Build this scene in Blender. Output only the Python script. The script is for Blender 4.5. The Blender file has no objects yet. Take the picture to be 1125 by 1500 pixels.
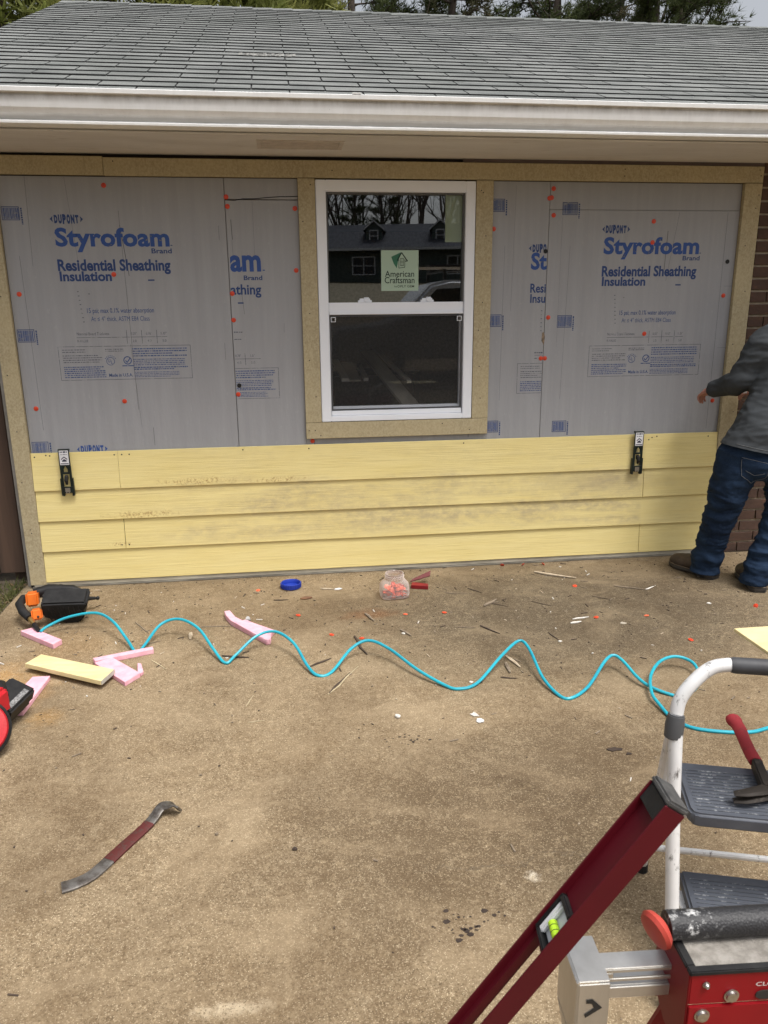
import bpy, bmesh, math, random
from mathutils import Vector, Matrix, noise

random.seed(7)
SC = bpy.context.scene
COL = SC.collection
V = Vector

# ------------------------------------------------------------------ camera
cam_data = bpy.data.cameras.new('camera')
cam = bpy.data.objects.new('camera', cam_data)
COL.objects.link(cam)
cam_data.sensor_fit = 'HORIZONTAL'
cam_data.sensor_width = 36.0
cam_data.lens = 36.0 * 1120.9 / 1125.0
cam_data.clip_start = 0.05
cam_data.clip_end = 600
cam_data.dof.use_dof = True
cam_data.dof.focus_distance = 4.2
cam_data.dof.aperture_fstop = 20.0
CAM = V((0.0, -4.3207, 1.5514))
CR = V((0.99140918, -0.13052233, -0.0084713))
CU = V((0.04247433, 0.26001246, 0.96467065))
CF = V((0.12370842, 0.95674314, -0.26332258))
mw = Matrix.Identity(4)
for i in range(3):
    mw[i][0] = CR[i]; mw[i][1] = CU[i]; mw[i][2] = -CF[i]; mw[i][3] = CAM[i]
cam.matrix_world = mw
SC.camera = cam

# ------------------------------------------------------------------ light
world = bpy.data.worlds.new('World')
SC.world = world
world.use_nodes = True
wn = world.node_tree
bg = wn.nodes['Background']
sky = wn.nodes.new('ShaderNodeTexSky')
sky.sky_type = 'NISHITA'
sky.sun_disc = False
sky.sun_elevation = math.radians(66)
sky.sun_rotation = math.radians(140)
sky.air_density = 1.0
sky.dust_density = 7.0
sky.ozone_density = 1.0
hsv = wn.nodes.new('ShaderNodeHueSaturation')
hsv.inputs['Saturation'].default_value = 0.30
wn.links.new(sky.outputs[0], hsv.inputs['Color'])
wn.links.new(hsv.outputs[0], bg.inputs[0])
bg.inputs[1].default_value = 0.15

sun_data = bpy.data.lights.new('sun', 'SUN')
sun_data.energy = 2.0
sun_data.angle = math.radians(22)
sun_data.color = (1.0, 0.97, 0.93)
sun = bpy.data.objects.new('sun', sun_data)
COL.objects.link(sun)
sd = V((math.sin(math.radians(140)) * math.cos(math.radians(66)),
        math.cos(math.radians(140)) * math.cos(math.radians(66)),
        math.sin(math.radians(66))))
sun.rotation_euler = sd.to_track_quat('Z', 'Y').to_euler()

SC.view_settings.view_transform = 'Standard'
SC.view_settings.look = 'None'
SC.view_settings.gamma = 1.0
SC.view_settings.exposure = 0.34
SC.view_settings.use_curve_mapping = False

# ------------------------------------------------------------------ helpers
def tag(o, label=None, cat=None, group=None, kind=None):
    if label: o['label'] = label
    if cat: o['category'] = cat
    if group: o['group'] = group
    if kind: o['kind'] = kind
    return o

def thing(name, label, cat, loc=(0, 0, 0), rz=0.0, group=None):
    o = bpy.data.objects.new(name, None)
    COL.objects.link(o)
    o.empty_display_size = 0.1
    o.location = loc
    o.rotation_euler = (0, 0, rz)
    return tag(o, label, cat, group)

def link_mesh(name, me, parent=None):
    o = bpy.data.objects.new(name, me)
    COL.objects.link(o)
    if parent is not None:
        o.parent = parent
    return o

def copy_tree(o, parent=None):
    c = o.copy()
    COL.objects.link(c)
    if parent is not None:
        c.parent = parent
    for ch in list(o.children):
        copy_tree(ch, c)
    return c

class MB:
    """collects shapes and links them as one mesh object"""
    def __init__(s):
        s.v = []; s.f = []; s.m = []
    def add(s, vs, fs, m=0, M=None):
        b = len(s.v)
        for p in vs:
            p = V(p)
            s.v.append(M @ p if M is not None else p)
        for f in fs:
            s.f.append([b + i for i in f]); s.m.append(m)
    def box(s, x0, x1, y0, y1, z0, z1, m=0, M=None):
        vs = [(x0,y0,z0),(x1,y0,z0),(x1,y1,z0),(x0,y1,z0),(x0,y0,z1),(x1,y0,z1),(x1,y1,z1),(x0,y1,z1)]
        s.add(vs, [(0,3,2,1),(4,5,6,7),(0,1,5,4),(1,2,6,5),(2,3,7,6),(3,0,4,7)], m, M)
    def tube(s, pts, r, seg=8, m=0, M=None, cap=True, flat=1.0, up=None):
        pts = [V(p) for p in pts]; n = len(pts)
        rs = list(r) if isinstance(r, (list, tuple)) else [r] * n
        vs = []; fs = []
        t = (pts[1] - pts[0]).normalized()
        a = V(up) if up is not None else (V((0,0,1)) if abs(t.z) < 0.9 else V((1,0,0)))
        nrm = (a - t * a.dot(t)).normalized()
        for i in range(n):
            if i == 0: t = pts[1] - pts[0]
            elif i == n - 1: t = pts[-1] - pts[-2]
            else: t = (pts[i+1] - pts[i]).normalized() + (pts[i] - pts[i-1]).normalized()
            if t.length < 1e-9: t = pts[min(i+1, n-1)] - pts[i-1]
            t = t.normalized()
            nrm = (nrm - t * nrm.dot(t))
            nrm = nrm.normalized() if nrm.length > 1e-6 else t.orthogonal().normalized()
            bn = t.cross(nrm)
            for k in range(seg):
                an = 2 * math.pi * k / seg
                vs.append(pts[i] + (nrm * math.cos(an) * flat + bn * math.sin(an)) * rs[i])
        for i in range(n - 1):
            for k in range(seg):
                a0 = i*seg + k; a1 = i*seg + (k+1) % seg
                fs.append((a0, a1, a1 + seg, a0 + seg))
        if cap:
            fs.append(tuple(range(seg))[::-1]); fs.append(tuple((n-1)*seg + k for k in range(seg)))
        s.add(vs, fs, m, M)
    def loft(s, rings, m=0, M=None, cap=True):
        n = len(rings[0]); vs = [p for rg in rings for p in rg]; fs = []
        for i in range(len(rings) - 1):
            for k in range(n):
                a0 = i*n + k; a1 = i*n + (k+1) % n
                fs.append((a0, a1, a1 + n, a0 + n))
        if cap:
            fs.append(tuple(range(n))[::-1]); fs.append(tuple((len(rings)-1)*n + k for k in range(n)))
        s.add(vs, fs, m, M)
    def lathe(s, prof, seg=20, m=0, M=None, cap=True, sy=1.0):
        rings = []
        for r, z in prof:
            rings.append([(r*math.cos(2*math.pi*k/seg), sy*r*math.sin(2*math.pi*k/seg), z) for k in range(seg)])
        s.loft(rings, m, M, cap)
    def prism(s, poly, d0, d1, m=0, M=None):
        """polygon in local XY pushed along local Z"""
        n = len(poly)
        vs = [(p[0], p[1], d0) for p in poly] + [(p[0], p[1], d1) for p in poly]
        fs = [tuple(range(n))[::-1], tuple(n + k for k in range(n))]
        for k in range(n):
            fs.append((k, (k+1) % n, n + (k+1) % n, n + k))
        s.add(vs, fs, m, M)
    def ball(s, c, r, m=0, u=12, w=8, M=None):
        c = V(c)
        r = V((r, r, r)) if not isinstance(r, (tuple, list, Vector)) else V(r)
        vs = [c + V((0, 0, r.z))]; fs = []
        for i in range(1, w):
            th = math.pi * i / w
            for k in range(u):
                ph = 2*math.pi*k/u
                vs.append(c + V((r.x*math.sin(th)*math.cos(ph), r.y*math.sin(th)*math.sin(ph), r.z*math.cos(th))))
        vs.append(c - V((0, 0, r.z)))
        for k in range(u): fs.append((0, 1 + k, 1 + (k+1) % u))
        for i in range(w - 2):
            for k in range(u):
                a = 1 + i*u + k; b = 1 + i*u + (k+1) % u
                fs.append((a, a + u, b + u, b))
        e = len(vs) - 1
        for k in range(u): fs.append((e, 1 + (w-2)*u + (k+1) % u, 1 + (w-2)*u + k))
        s.add(vs, fs, m, M)
    def mesh(s, name, mats, smooth=False, bevel=0.0, seg=2, angle=35, recalc=True):
        me = bpy.data.meshes.new(name)
        me.from_pydata([tuple(p) for p in s.v], [], s.f)
        mats = mats if isinstance(mats, (list, tuple)) else [mats]
        for mt in mats: me.materials.append(mt)
        me.polygons.foreach_set('material_index', s.m)
        if recalc or bevel:
            bm = bmesh.new(); bm.from_mesh(me)
            if recalc: bmesh.ops.recalc_face_normals(bm, faces=bm.faces)
            if bevel:
                es = [e for e in bm.edges if len(e.link_faces) == 2 and e.calc_face_angle(0) > 0.6]
                bmesh.ops.bevel(bm, geom=es, offset=bevel, segments=seg, affect='EDGES', clamp_overlap=True)
            bm.to_mesh(me); bm.free()
        if smooth or bevel:
            me.polygons.foreach_set('use_smooth', [True] * len(me.polygons))
            me.set_sharp_from_angle(angle=math.radians(angle))
        me.update()
        return me
    def build(s, name, mats, parent=None, **kw):
        return link_mesh(name, s.mesh(name, mats, **kw), parent)

def rot(ax, deg): return Matrix.Rotation(math.radians(deg), 4, ax)
def tr(x, y, z): return Matrix.Translation((x, y, z))
def frame(o, x, y, z):
    M = Matrix.Identity(4)
    for i in range(3):
        M[i][0] = x[i]; M[i][1] = y[i]; M[i][2] = z[i]; M[i][3] = o[i]
    return M

def spline(pts, n=6):
    pts = [V(p) for p in pts]; out = []
    P = [pts[0]*2 - pts[1]] + pts + [pts[-1]*2 - pts[-2]]
    for i in range(1, len(P) - 2):
        p0, p1, p2, p3 = P[i-1], P[i], P[i+1], P[i+2]
        for k in range(n):
            t = k / n
            out.append(0.5*((2*p1) + (p2-p0)*t + (2*p0-5*p1+4*p2-p3)*t*t + (3*p1-p0-3*p2+p3)*t**3))
    out.append(pts[-1])
    return out

# ------------------------------------------------------------------ materials
class NT:
    def __init__(s, name):
        s.mat = bpy.data.materials.new(name); s.mat.use_nodes = True
        s.t = s.mat.node_tree; s.n = s.t.nodes
        s.p = s.n['Principled BSDF']; s.out = s.n['Material Output']
        s._pos = None
    def new(s, k): return s.n.new(k)
    def ln(s, a, b): s.t.links.new(a, b)
    def pos(s):
        if s._pos is None:
            s._pos = s.new('ShaderNodeNewGeometry').outputs['Position']
        return s._pos
    def scaled(s, sc, src=None):
        n = s.new('ShaderNodeMapping'); n.inputs['Scale'].default_value = sc
        s.ln(src or s.pos(), n.inputs['Vector']); return n.outputs[0]
    def noise(s, scale, detail=4, rough=0.55, st=None, dist=0.0):
        n = s.new('ShaderNodeTexNoise'); n.inputs['Scale'].default_value = scale
        n.inputs['Detail'].default_value = detail; n.inputs['Roughness'].default_value = rough
        n.inputs['Distortion'].default_value = dist
        s.ln(s.scaled(st) if st else s.pos(), n.inputs['Vector']); return n.outputs['Fac']
    def voro(s, scale, st=None, feature='F1', out='Distance'):
        n = s.new('ShaderNodeTexVoronoi'); n.inputs['Scale'].default_value = scale; n.feature = feature
        s.ln(s.scaled(st) if st else s.pos(), n.inputs['Vector']); return n.outputs[out]
    def rng(s, f, a, b, c=0.0, d=1.0, smooth=False):
        n = s.new('ShaderNodeMapRange'); n.inputs[1].default_value = a; n.inputs[2].default_value = b
        n.inputs[3].default_value = c; n.inputs[4].default_value = d
        if smooth: n.interpolation_type = 'SMOOTHSTEP'
        s.ln(f, n.inputs[0]); return n.outputs[0]
    def math(s, op, a, b=None):
        n = s.new('ShaderNodeMath'); n.operation = op
        for i, x in enumerate((a, b)):
            if x is None: continue
            if isinstance(x, (int, float)): n.inputs[i].default_value = x
            else: s.ln(x, n.inputs[i])
        return n.outputs[0]
    def mix(s, f, a, b, mode='MIX'):
        n = s.new('ShaderNodeMix'); n.data_type = 'RGBA'; n.blend_type = mode; n.clamp_factor = True
        if isinstance(f, (int, float)): n.inputs[0].default_value = f
        else: s.ln(f, n.inputs[0])
        for i, x in ((6, a), (7, b)):
            if isinstance(x, (tuple, list)): n.inputs[i].default_value = (*x[:3], 1)
            else: s.ln(x, n.inputs[i])
        return n.outputs[2]
    def gray(s, f):
        n = s.new('ShaderNodeCombineColor')
        for i in range(3): s.ln(f, n.inputs[i])
        return n.outputs[0]
    def blob(s, c, r0, r1, amp=0.5, nsc=6.0, st=(1, 1, 1)):
        """1 inside, 0 outside, ragged edge"""
        n = s.new('ShaderNodeVectorMath'); n.operation = 'SUBTRACT'
        s.ln(s.pos(), n.inputs[0]); n.inputs[1].default_value = c
        k = s.new('ShaderNodeVectorMath'); k.operation = 'MULTIPLY'
        s.ln(n.outputs[0], k.inputs[0]); k.inputs[1].default_value = st
        l = s.new('ShaderNodeVectorMath'); l.operation = 'LENGTH'; s.ln(k.outputs[0], l.inputs[0])
        nz = s.noise(nsc, 5, 0.6)
        d = s.math('ADD', l.outputs['Value'], s.math('MULTIPLY', s.math('SUBTRACT', nz, 0.5), amp * 2))
        return s.rng(d, r0, r1, 1, 0, True)
    def col(s, c):
        if isinstance(c, (tuple, list)): s.p.inputs['Base Color'].default_value = (*c[:3], 1)
        else: s.ln(c, s.p.inputs['Base Color'])
    def rough(s, r):
        if isinstance(r, (int, float)): s.p.inputs['Roughness'].default_value = r
        else: s.ln(r, s.p.inputs['Roughness'])
    def bump(s, h, strength=0.3, dist=0.01):
        n = s.new('ShaderNodeBump'); n.inputs['Strength'].default_value = strength
        n.inputs['Distance'].default_value = dist
        s.ln(h, n.inputs['Height']); s.ln(n.outputs[0], s.p.inputs['Normal'])
    def set(s, **kw):
        for k, x in kw.items(): s.p.inputs[k.replace('_', ' ')].default_value = x
        return s.mat

def simple(name, c, c2=None, scale=12.0, rough=0.6, metal=0.0, bump=0.0, bscale=80.0, bdist=0.003, st=None, lo=0.35, hi=0.65, spec=0.5, detail=5):
    t = NT(name)
    c2 = c2 or tuple(x * 0.75 for x in c)
    f = t.rng(t.noise(scale, detail, 0.6, st), lo, hi)
    t.col(t.mix(f, c2, c)); t.rough(rough)
    t.p.inputs['Metallic'].default_value = metal
    t.p.inputs['Specular IOR Level'].default_value = spec
    if bump: t.bump(t.noise(bscale, 4, 0.6, st), bump, bdist)
    return t.mat

def m_concrete():
    t = NT('concrete')
    big = t.rng(t.noise(0.9, 6, 0.6), 0.3, 0.7)
    c = t.mix(big, (0.155, 0.118, 0.078), (0.255, 0.200, 0.134))
    mid = t.rng(t.noise(6.5, 6, 0.65), 0.35, 0.68)
    c = t.mix(t.math('MULTIPLY', mid, 0.5), c, (0.31, 0.262, 0.194))
    # damp dark patch at the back, brown wash along the wall
    c = t.mix(t.math('MULTIPLY', t.blob((1.55, -0.75, 0), 0.35, 1.2, 0.35, 2.5, (0.75, 1.2, 1)), 0.85), c, (0.115, 0.097, 0.075))
    c = t.mix(t.math('MULTIPLY', t.blob((0.55, -2.35, 0), 0.2, 0.75, 0.3, 3.5, (0.7, 1.2, 1)), 0.7), c, (0.135, 0.106, 0.074))
    c = t.mix(t.math('MULTIPLY', t.blob((1.1, -2.0, 0), 0.1, 0.5, 0.2, 4, (0.6, 1.4, 1)), 0.5), c, (0.13, 0.104, 0.073))
    # clay and rust stains
    c = t.mix(t.math('MULTIPLY', t.blob((-1.22, -1.2, 0), 0.02, 0.30, 0.22, 9), 0.75), c, (0.42, 0.245, 0.085))
    c = t.mix(t.math('MULTIPLY', t.blob((-0.98, -1.5, 0), 0.0, 0.10, 0.08, 16), 0.6), c, (0.46, 0.28, 0.10))
    c = t.mix(t.math('MULTIPLY', t.blob((-1.05, -0.85, 0), 0.05, 0.34, 0.25, 7), 0.45), c, (0.27, 0.175, 0.085))
    c = t.mix(t.math('MULTIPLY', t.blob((0.38, -0.66, 0), 0.01, 0.16, 0.1, 14, (0.8, 1.6, 1)), 0.8), c, (0.20, 0.085, 0.035))
    # pale scuffs
    sc = t.rng(t.noise(16, 8, 0.72, (1.0, 0.45, 1), 0.6), 0.60, 0.72)
    c = t.mix(t.math('MULTIPLY', sc, 0.5), c, (0.42, 0.37, 0.285))
    c = t.mix(t.math('MULTIPLY', t.blob((-0.17, -2.90, 0), 0.0, 0.055, 0.05, 40, (0.42, 1.9, 1)), 0.8), c, (0.62, 0.57, 0.47))
    c = t.mix(t.math('MULTIPLY', t.blob((0.635, -2.59, 0), 0.0, 0.028, 0.03, 70), 0.95), c, (0.72, 0.70, 0.65))
    # mottling and aggregate grains
    m1 = t.noise(34, 6, 0.72)
    c = t.mix(t.rng(m1, 0.50, 0.66, 0, 0.42), c, (0.105, 0.074, 0.044))
    c = t.mix(t.rng(m1, 0.34, 0.47, 0.42, 0), c, (0.47, 0.395, 0.285))
    g = t.noise(125, 5, 0.75)
    c = t.mix(t.rng(g, 0.53, 0.63, 0, 0.78), c, (0.070, 0.050, 0.030))
    c = t.mix(t.rng(g, 0.34, 0.46, 0.5, 0), c, (0.46, 0.395, 0.30))
    g2 = t.voro(420, None, 'F1', 'Color')
    sep = t.new('ShaderNodeSeparateColor'); t.ln(g2, sep.inputs[0])
    c = t.mix(t.rng(sep.outputs[0], 0.86, 0.97, 0, 0.55), c, (0.62, 0.56, 0.45))
    c = t.mix(t.rng(sep.outputs[1], 0.86, 0.97, 0, 0.5), c, (0.10, 0.07, 0.045))
    pit = t.rng(t.noise(70, 5, 0.75), 0.66, 0.74)
    c = t.mix(t.math('MULTIPLY', pit, 0.6), c, (0.085, 0.062, 0.04))
    # broad brown staining and worn pale lanes
    st1 = t.noise(1.5, 5, 0.6, (1.0, 0.8, 1), 0.8)
    c = t.mix(t.rng(st1, 0.46, 0.64, 0, 0.5), c, t.mix(0.72, c, (0.085, 0.058, 0.034)))
    st2 = t.noise(2.3, 6, 0.65, (0.7, 1.1, 1), 1.0)
    c = t.mix(t.rng(st2, 0.50, 0.68, 0, 0.42), c, (0.36, 0.30, 0.22))
    c = t.mix(1.0, c, (0.99, 0.915, 0.785), 'MULTIPLY')
    dk = t.noise(21, 6, 0.7, None, 0.5)
    for cx, cy, r0, r1, st, amt, tint in ((1.45, -0.80, .35, 1.25, (.75, 1.15, 1), .62, (.44, .45, .455)), (0.62, -2.35, .1, .62, (.75, 1.2, 1), .55, (.50, .46, .42)), (1.15, -2.05, .1, .55, (.8, 1.2, 1), .45, (.52, .49, .46)), (-0.25, -3.0, .1, .55, (.7, 1.4, 1), .35, (.55, .50, .45)), (0.15, -0.55, .1, .7, (.6, 1.8, 1), .4, (.55, .50, .44)), (-1.1, -0.5, .1, .6, (.8, 1.3, 1), .35, (.58, .52, .44))):
        b_ = t.math('MULTIPLY', t.blob((cx, cy, 0), r0, r1, .38, 3.2, st), t.rng(dk, .3, .6, .55, 1.0))
        c = t.mix(t.math('MULTIPLY', b_, amt), c, t.mix(1.0, c, tint, 'MULTIPLY'))
    # hairline crack
    sx = t.new('ShaderNodeSeparateXYZ'); t.ln(t.pos(), sx.inputs[0])
    wob = t.math('MULTIPLY', t.math('SUBTRACT', t.noise(7, 6, 0.7), 0.5), 0.28)
    dy = t.math('ABSOLUTE', t.math('ADD', t.math('ADD', sx.outputs[1], 2.53), wob))
    ck = t.math('MULTIPLY', t.rng(dy, 0.0015, 0.005, 1, 0), t.math('MULTIPLY', t.rng(sx.outputs[0], 0.28, 0.4), t.rng(sx.outputs[0], 0.8, 0.95, 1, 0)))
    c = t.mix(t.math('MULTIPLY', ck, 0.55), c, (0.12, 0.095, 0.065))
    t.col(c); t.rough(0.92)
    t.p.inputs['Specular IOR Level'].default_value = 0.25
    h = t.math('ADD', t.math('MULTIPLY', g, 0.5), t.math('ADD', t.math('MULTIPLY', pit, -0.6), t.math('MULTIPLY', ck, -1.5)))
    t.bump(h, 0.5, 0.003)
    return t.mat

def m_foam():
    t = NT('grey_foam')
    st = t.rng(t.noise(9, 5, 0.6, (2.5, 1, 0.12)), 0.3, 0.7)
    c = t.mix(st, (0.300, 0.304, 0.318), (0.340, 0.345, 0.361))
    c = t.mix(t.rng(t.noise(1.7, 4), 0.45, 0.75, 0, 0.35), c, (0.29, 0.292, 0.31))
    w = t.rng(t.noise(70, 3, 0.6, (1, 1, 0.35)), 0.62, 0.72, 0, 0.18)
    c = t.mix(w, c, (0.45, 0.455, 0.47))
    t.col(c); t.rough(0.42)
    t.p.inputs['Specular IOR Level'].default_value = 0.35
    h = t.math('ADD', t.noise(24, 4, 0.6, (1, 1, 0.25)), t.math('MULTIPLY', t.noise(5, 2, 0.5, (1.0, 1, 1.6), 1.2), 0.9))
    t.bump(h, 0.20, 0.012)
    return t.mat

def m_siding():
    t = NT('yellow_siding')
    f = t.rng(t.noise(5, 5, 0.6, (0.5, 1, 3)), 0.3, 0.7)
    c = t.mix(f, (0.77, 0.635, 0.265), (0.82, 0.695, 0.325))
    gr = t.noise(34, 6, 0.65, (0.10, 1, 4.2), 0.6)
    c = t.mix(t.rng(gr, 0.52, 0.66, 0, 0.24), c, (0.52, 0.41, 0.19))
    # grey handling dirt in the middle rows, in runs
    sx = t.new('ShaderNodeSeparateXYZ'); t.ln(t.pos(), sx.inputs[0])
    zm = t.math('MULTIPLY', t.rng(sx.outputs[2], 0.20, 0.27), t.rng(sx.outputs[2], 0.55, 0.62, 1, 0.25))
    xm = t.math('MULTIPLY', t.rng(sx.outputs[0], -0.95, -0.2), t.rng(sx.outputs[0], 2.14, 2.16, 1, 0.15))
    d = t.rng(t.noise(2.6, 5, 0.6, (0.55, 1, 3.0), 0.5), 0.36, 0.62)
    d2 = t.rng(t.noise(19, 6, 0.7, (0.8, 1, 1.5)), 0.36, 0.64)
    dirt = t.math('MULTIPLY', t.math('MULTIPLY', zm, xm), t.math('MULTIPLY', d, t.math('ADD', 0.3, d2)))
    c = t.mix(t.math('MULTIPLY', dirt, 0.62), c, (0.44, 0.36, 0.22))
    right = t.math('MULTIPLY', t.blob((1.9, 0, 0.5), 0.05, 0.45, 0.2, 8, (0.8, 1, 4.2)), 0.38)
    c = t.mix(right, c, (0.30, 0.245, 0.175))
    # brown water marks at the plank bottoms
    for cx, cz, rr in ((-0.5, 0.595, 0.28), (-0.82, 0.415, 0.25), (-0.05, 0.585, 0.22), (-0.95, 0.245, 0.1)):
        b = t.blob((cx, 0, cz), 0.0, rr, 0.22, 22, (1, 1, 9))
        sp = t.rng(t.noise(75, 6, 0.7), 0.48, 0.62)
        c = t.mix(t.math('MULTIPLY', t.math('MULTIPLY', b, sp), 0.9), c, (0.33, 0.175, 0.06))
    t.col(c); t.rough(0.62)
    t.p.inputs['Specular IOR Level'].default_value = 0.3
    t.bump(gr, 0.5, 0.005)
    return t.mat

def m_trim():
    t = NT('tan_trim')
    f = t.noise(120, 4, 0.7, (1, 1, 0.8))
    c = t.mix(t.rng(f, 0.35, 0.65), (0.315, 0.258, 0.150), (0.47, 0.405, 0.265))
    c = t.mix(t.rng(t.noise(3.2, 4), 0.35, 0.7, 0, 0.5), c, (0.48, 0.40, 0.235))
    c = t.mix(t.rng(t.noise(45, 4, 0.7, (1, 1, .3)), 0.58, 0.72, 0, 0.4), c, (0.25, 0.20, 0.115))
    t.col(c); t.rough(0.75); t.bump(f, 0.25, 0.002)
    return t.mat

def m_roof():
    t = NT('asphalt_shingle')
    f = t.rng(t.noise(3.0, 3, 0.6, (1.0, 2.6, 2.6)), 0.36, 0.64)
    c = t.mix(f, (0.105, 0.112, 0.110), (0.205, 0.212, 0.206))
    c = t.mix(t.rng(t.noise(0.8, 4), 0.4, 0.7, 0, 0.35), c, (0.115, 0.127, 0.112))
    g = t.noise(240, 2, 0.6)
    c = t.mix(t.rng(g, 0.52, 0.70, 0, 0.5), c, (0.25, 0.255, 0.25))
    c = t.mix(t.rng(g, 0.30, 0.46, 0.6, 0), c, (0.045, 0.045, 0.045))
    t.col(c); t.rough(0.95); t.bump(g, 0.4, 0.002)
    t.p.inputs['Specular IOR Level'].default_value = 0.2
    return t.mat

def m_gutter():
    t = NT('gutter_white')
    s1 = t.rng(t.noise(22, 6, 0.7, (1, 1, 0.12)), 0.42, 0.70)
    c = t.mix(t.math('MULTIPLY', s1, 0.28), (0.80, 0.805, 0.80), (0.56, 0.55, 0.53))
    c = t.mix(t.rng(t.noise(1.2, 5), 0.52, 0.75, 0, 0.2), c, (0.60, 0.56, 0.52))
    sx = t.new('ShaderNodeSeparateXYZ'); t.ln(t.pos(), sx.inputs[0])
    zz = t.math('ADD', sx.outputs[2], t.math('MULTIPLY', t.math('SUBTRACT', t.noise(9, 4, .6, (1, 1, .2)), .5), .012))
    under = t.math('MULTIPLY', t.rng(zz, 2.372, 2.402), t.rng(sx.outputs[2], 2.4085, 2.4095, 1, 0))  # dirt line below the lip, with the lip's shade painted into the colour
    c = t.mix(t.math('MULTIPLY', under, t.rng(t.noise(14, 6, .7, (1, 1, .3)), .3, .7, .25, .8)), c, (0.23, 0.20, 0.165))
    low = t.math('MULTIPLY', t.rng(zz, 2.309, 2.315), t.rng(zz, 2.326, 2.338, 1, 0))  # shade of the inward curl painted on as a dark band
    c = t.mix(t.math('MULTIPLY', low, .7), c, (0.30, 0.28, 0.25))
    c = t.mix(t.rng(t.noise(90, 3), 0.70, 0.76, 0, 0.5), c, (0.25, 0.22, 0.18))
    t.col(c); t.rough(0.5)
    return t.mat

def m_soffit():
    t = NT('soffit_paint')
    c = t.mix(t.rng(t.noise(2.2, 6, 0.7, (0.6, 2, 1)), 0.35, 0.7), (0.55, 0.525, 0.495), (0.68, 0.66, 0.64))
    c = t.mix(t.rng(t.noise(30, 5, 0.7, (0.25, 1.5, 1)), 0.62, 0.7, 0, 0.5), c, (0.25, 0.21, 0.17))
    t.col(c); t.rough(0.7); t.bump(t.noise(18, 5, 0.6, (0.3, 1, 1)), 0.15, 0.004)
    return t.mat

def m_brick():
    t = NT('brown_brick')
    f = t.rng(t.noise(3.7, 3, 0.6, (1, 1, 3)), 0.3, 0.7)
    c = t.mix(f, (0.052, 0.029, 0.021), (0.098, 0.053, 0.036))
    c = t.mix(t.rng(t.noise(38, 5, 0.75), 0.52, 0.66, 0, 0.7), c, (0.055, 0.038, 0.03))
    c = t.mix(t.rng(t.noise(21, 4), 0.62, 0.72, 0, 0.4), c, (0.24, 0.115, 0.06))
    t.col(c); t.rough(0.9); t.bump(t.noise(60, 5, 0.7), 0.6, 0.005)
    return t.mat

def m_print(name, ink, fade=0.55, sc=26.0):
    t = NT(name)
    t.col(ink); t.rough(0.6)
    tr_ = t.new('ShaderNodeBsdfTransparent')
    mx = t.new('ShaderNodeMixShader')
    a = t.rng(t.noise(sc, 5, 0.7, (1, 1, 1.6)), fade, fade + 0.1, 0.06, 0.85)
    t.ln(a, mx.inputs[0]); t.ln(t.p.outputs[0], mx.inputs[1]); t.ln(tr_.outputs[0], mx.inputs[2])
    t.ln(mx.outputs[0], t.out.inputs['Surface'])
    return t.mat

def m_glass(name, refl, tint=(1, 1, 1)):
    t = NT(name)
    tr_ = t.new('ShaderNodeBsdfTransparent'); tr_.inputs[0].default_value = (*tint, 1)
    gl = t.new('ShaderNodeBsdfGlossy'); gl.inputs['Roughness'].default_value = 0.0
    gl.inputs['Color'].default_value = (0.93, 0.97, 1.0, 1)
    fr = t.new('ShaderNodeFresnel'); fr.inputs['IOR'].default_value = refl
    bp = t.new('ShaderNodeBump'); bp.inputs['Strength'].default_value = 0.02; bp.inputs['Distance'].default_value = 0.004
    t.ln(t.noise(2.2, 2), bp.inputs['Height']); t.ln(bp.outputs[0], gl.inputs['Normal'])
    mx = t.new('ShaderNodeMixShader')
    t.ln(fr.outputs[0], mx.inputs[0]); t.ln(tr_.outputs[0], mx.inputs[1]); t.ln(gl.outputs[0], mx.inputs[2])
    t.ln(mx.outputs[0], t.out.inputs['Surface'])
    return t.mat

def m_veil(name, c, alpha, rough=0.6, translucent=False):
    """diffuse film that lets part of the light straight through"""
    t = NT(name)
    t.col(c); t.rough(rough)
    if translucent: t.p.inputs['Transmission Weight'].default_value = 0.0
    tr_ = t.new('ShaderNodeBsdfTransparent'); mx = t.new('ShaderNodeMixShader')
    if isinstance(alpha, (int, float)): mx.inputs[0].default_value = alpha
    t.ln(tr_.outputs[0], mx.inputs[1]); t.ln(t.p.outputs[0], mx.inputs[2])
    t.ln(mx.outputs[0], t.out.inputs['Surface'])
    return t.mat

def m_worn(name, paint, under, lo, hi, scale=40, rough=0.45, metal=0.0, st=None):
    t = NT(name)
    f = t.rng(t.noise(scale, 7, 0.75, st), lo, hi)
    f2 = t.rng(t.noise(5, 4), 0.3, 0.7, 0.8, 1.1)
    c = t.mix(f, paint, under)
    c = t.mix(1.0, c, t.gray(f2), 'MULTIPLY')
    t.col(c); t.rough(rough); t.p.inputs['Metallic'].default_value = metal; t.p.inputs['Specular IOR Level'].default_value = 0.3
    t.bump(f, 0.15, 0.001)
    return t.mat

def m_denim():
    t = NT('denim')
    f = t.rng(t.noise(4.5, 5, 0.6), 0.32, 0.68)
    c = t.mix(f, (0.006, 0.013, 0.030), (0.016, 0.033, 0.068))
    w = t.noise(420, 2, 0.5, (1, 1, 0.4))
    c = t.mix(t.rng(w, 0.5, 0.7, 0, 0.35), c, (0.04, 0.066, 0.11))
    c = t.mix(t.rng(t.noise(14, 6, 0.7, (1, 1, 2.2)), 0.58, 0.75, 0, 0.35), c, (0.045, 0.08, 0.135))
    t.col(c); t.rough(0.9); t.p.inputs['Specular IOR Level'].default_value = 0.15
    t.bump(t.noise(28, 5, 0.6, (0.6, 0.6, 1.7), 0.7), 0.35, 0.008)
    return t.mat

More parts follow.
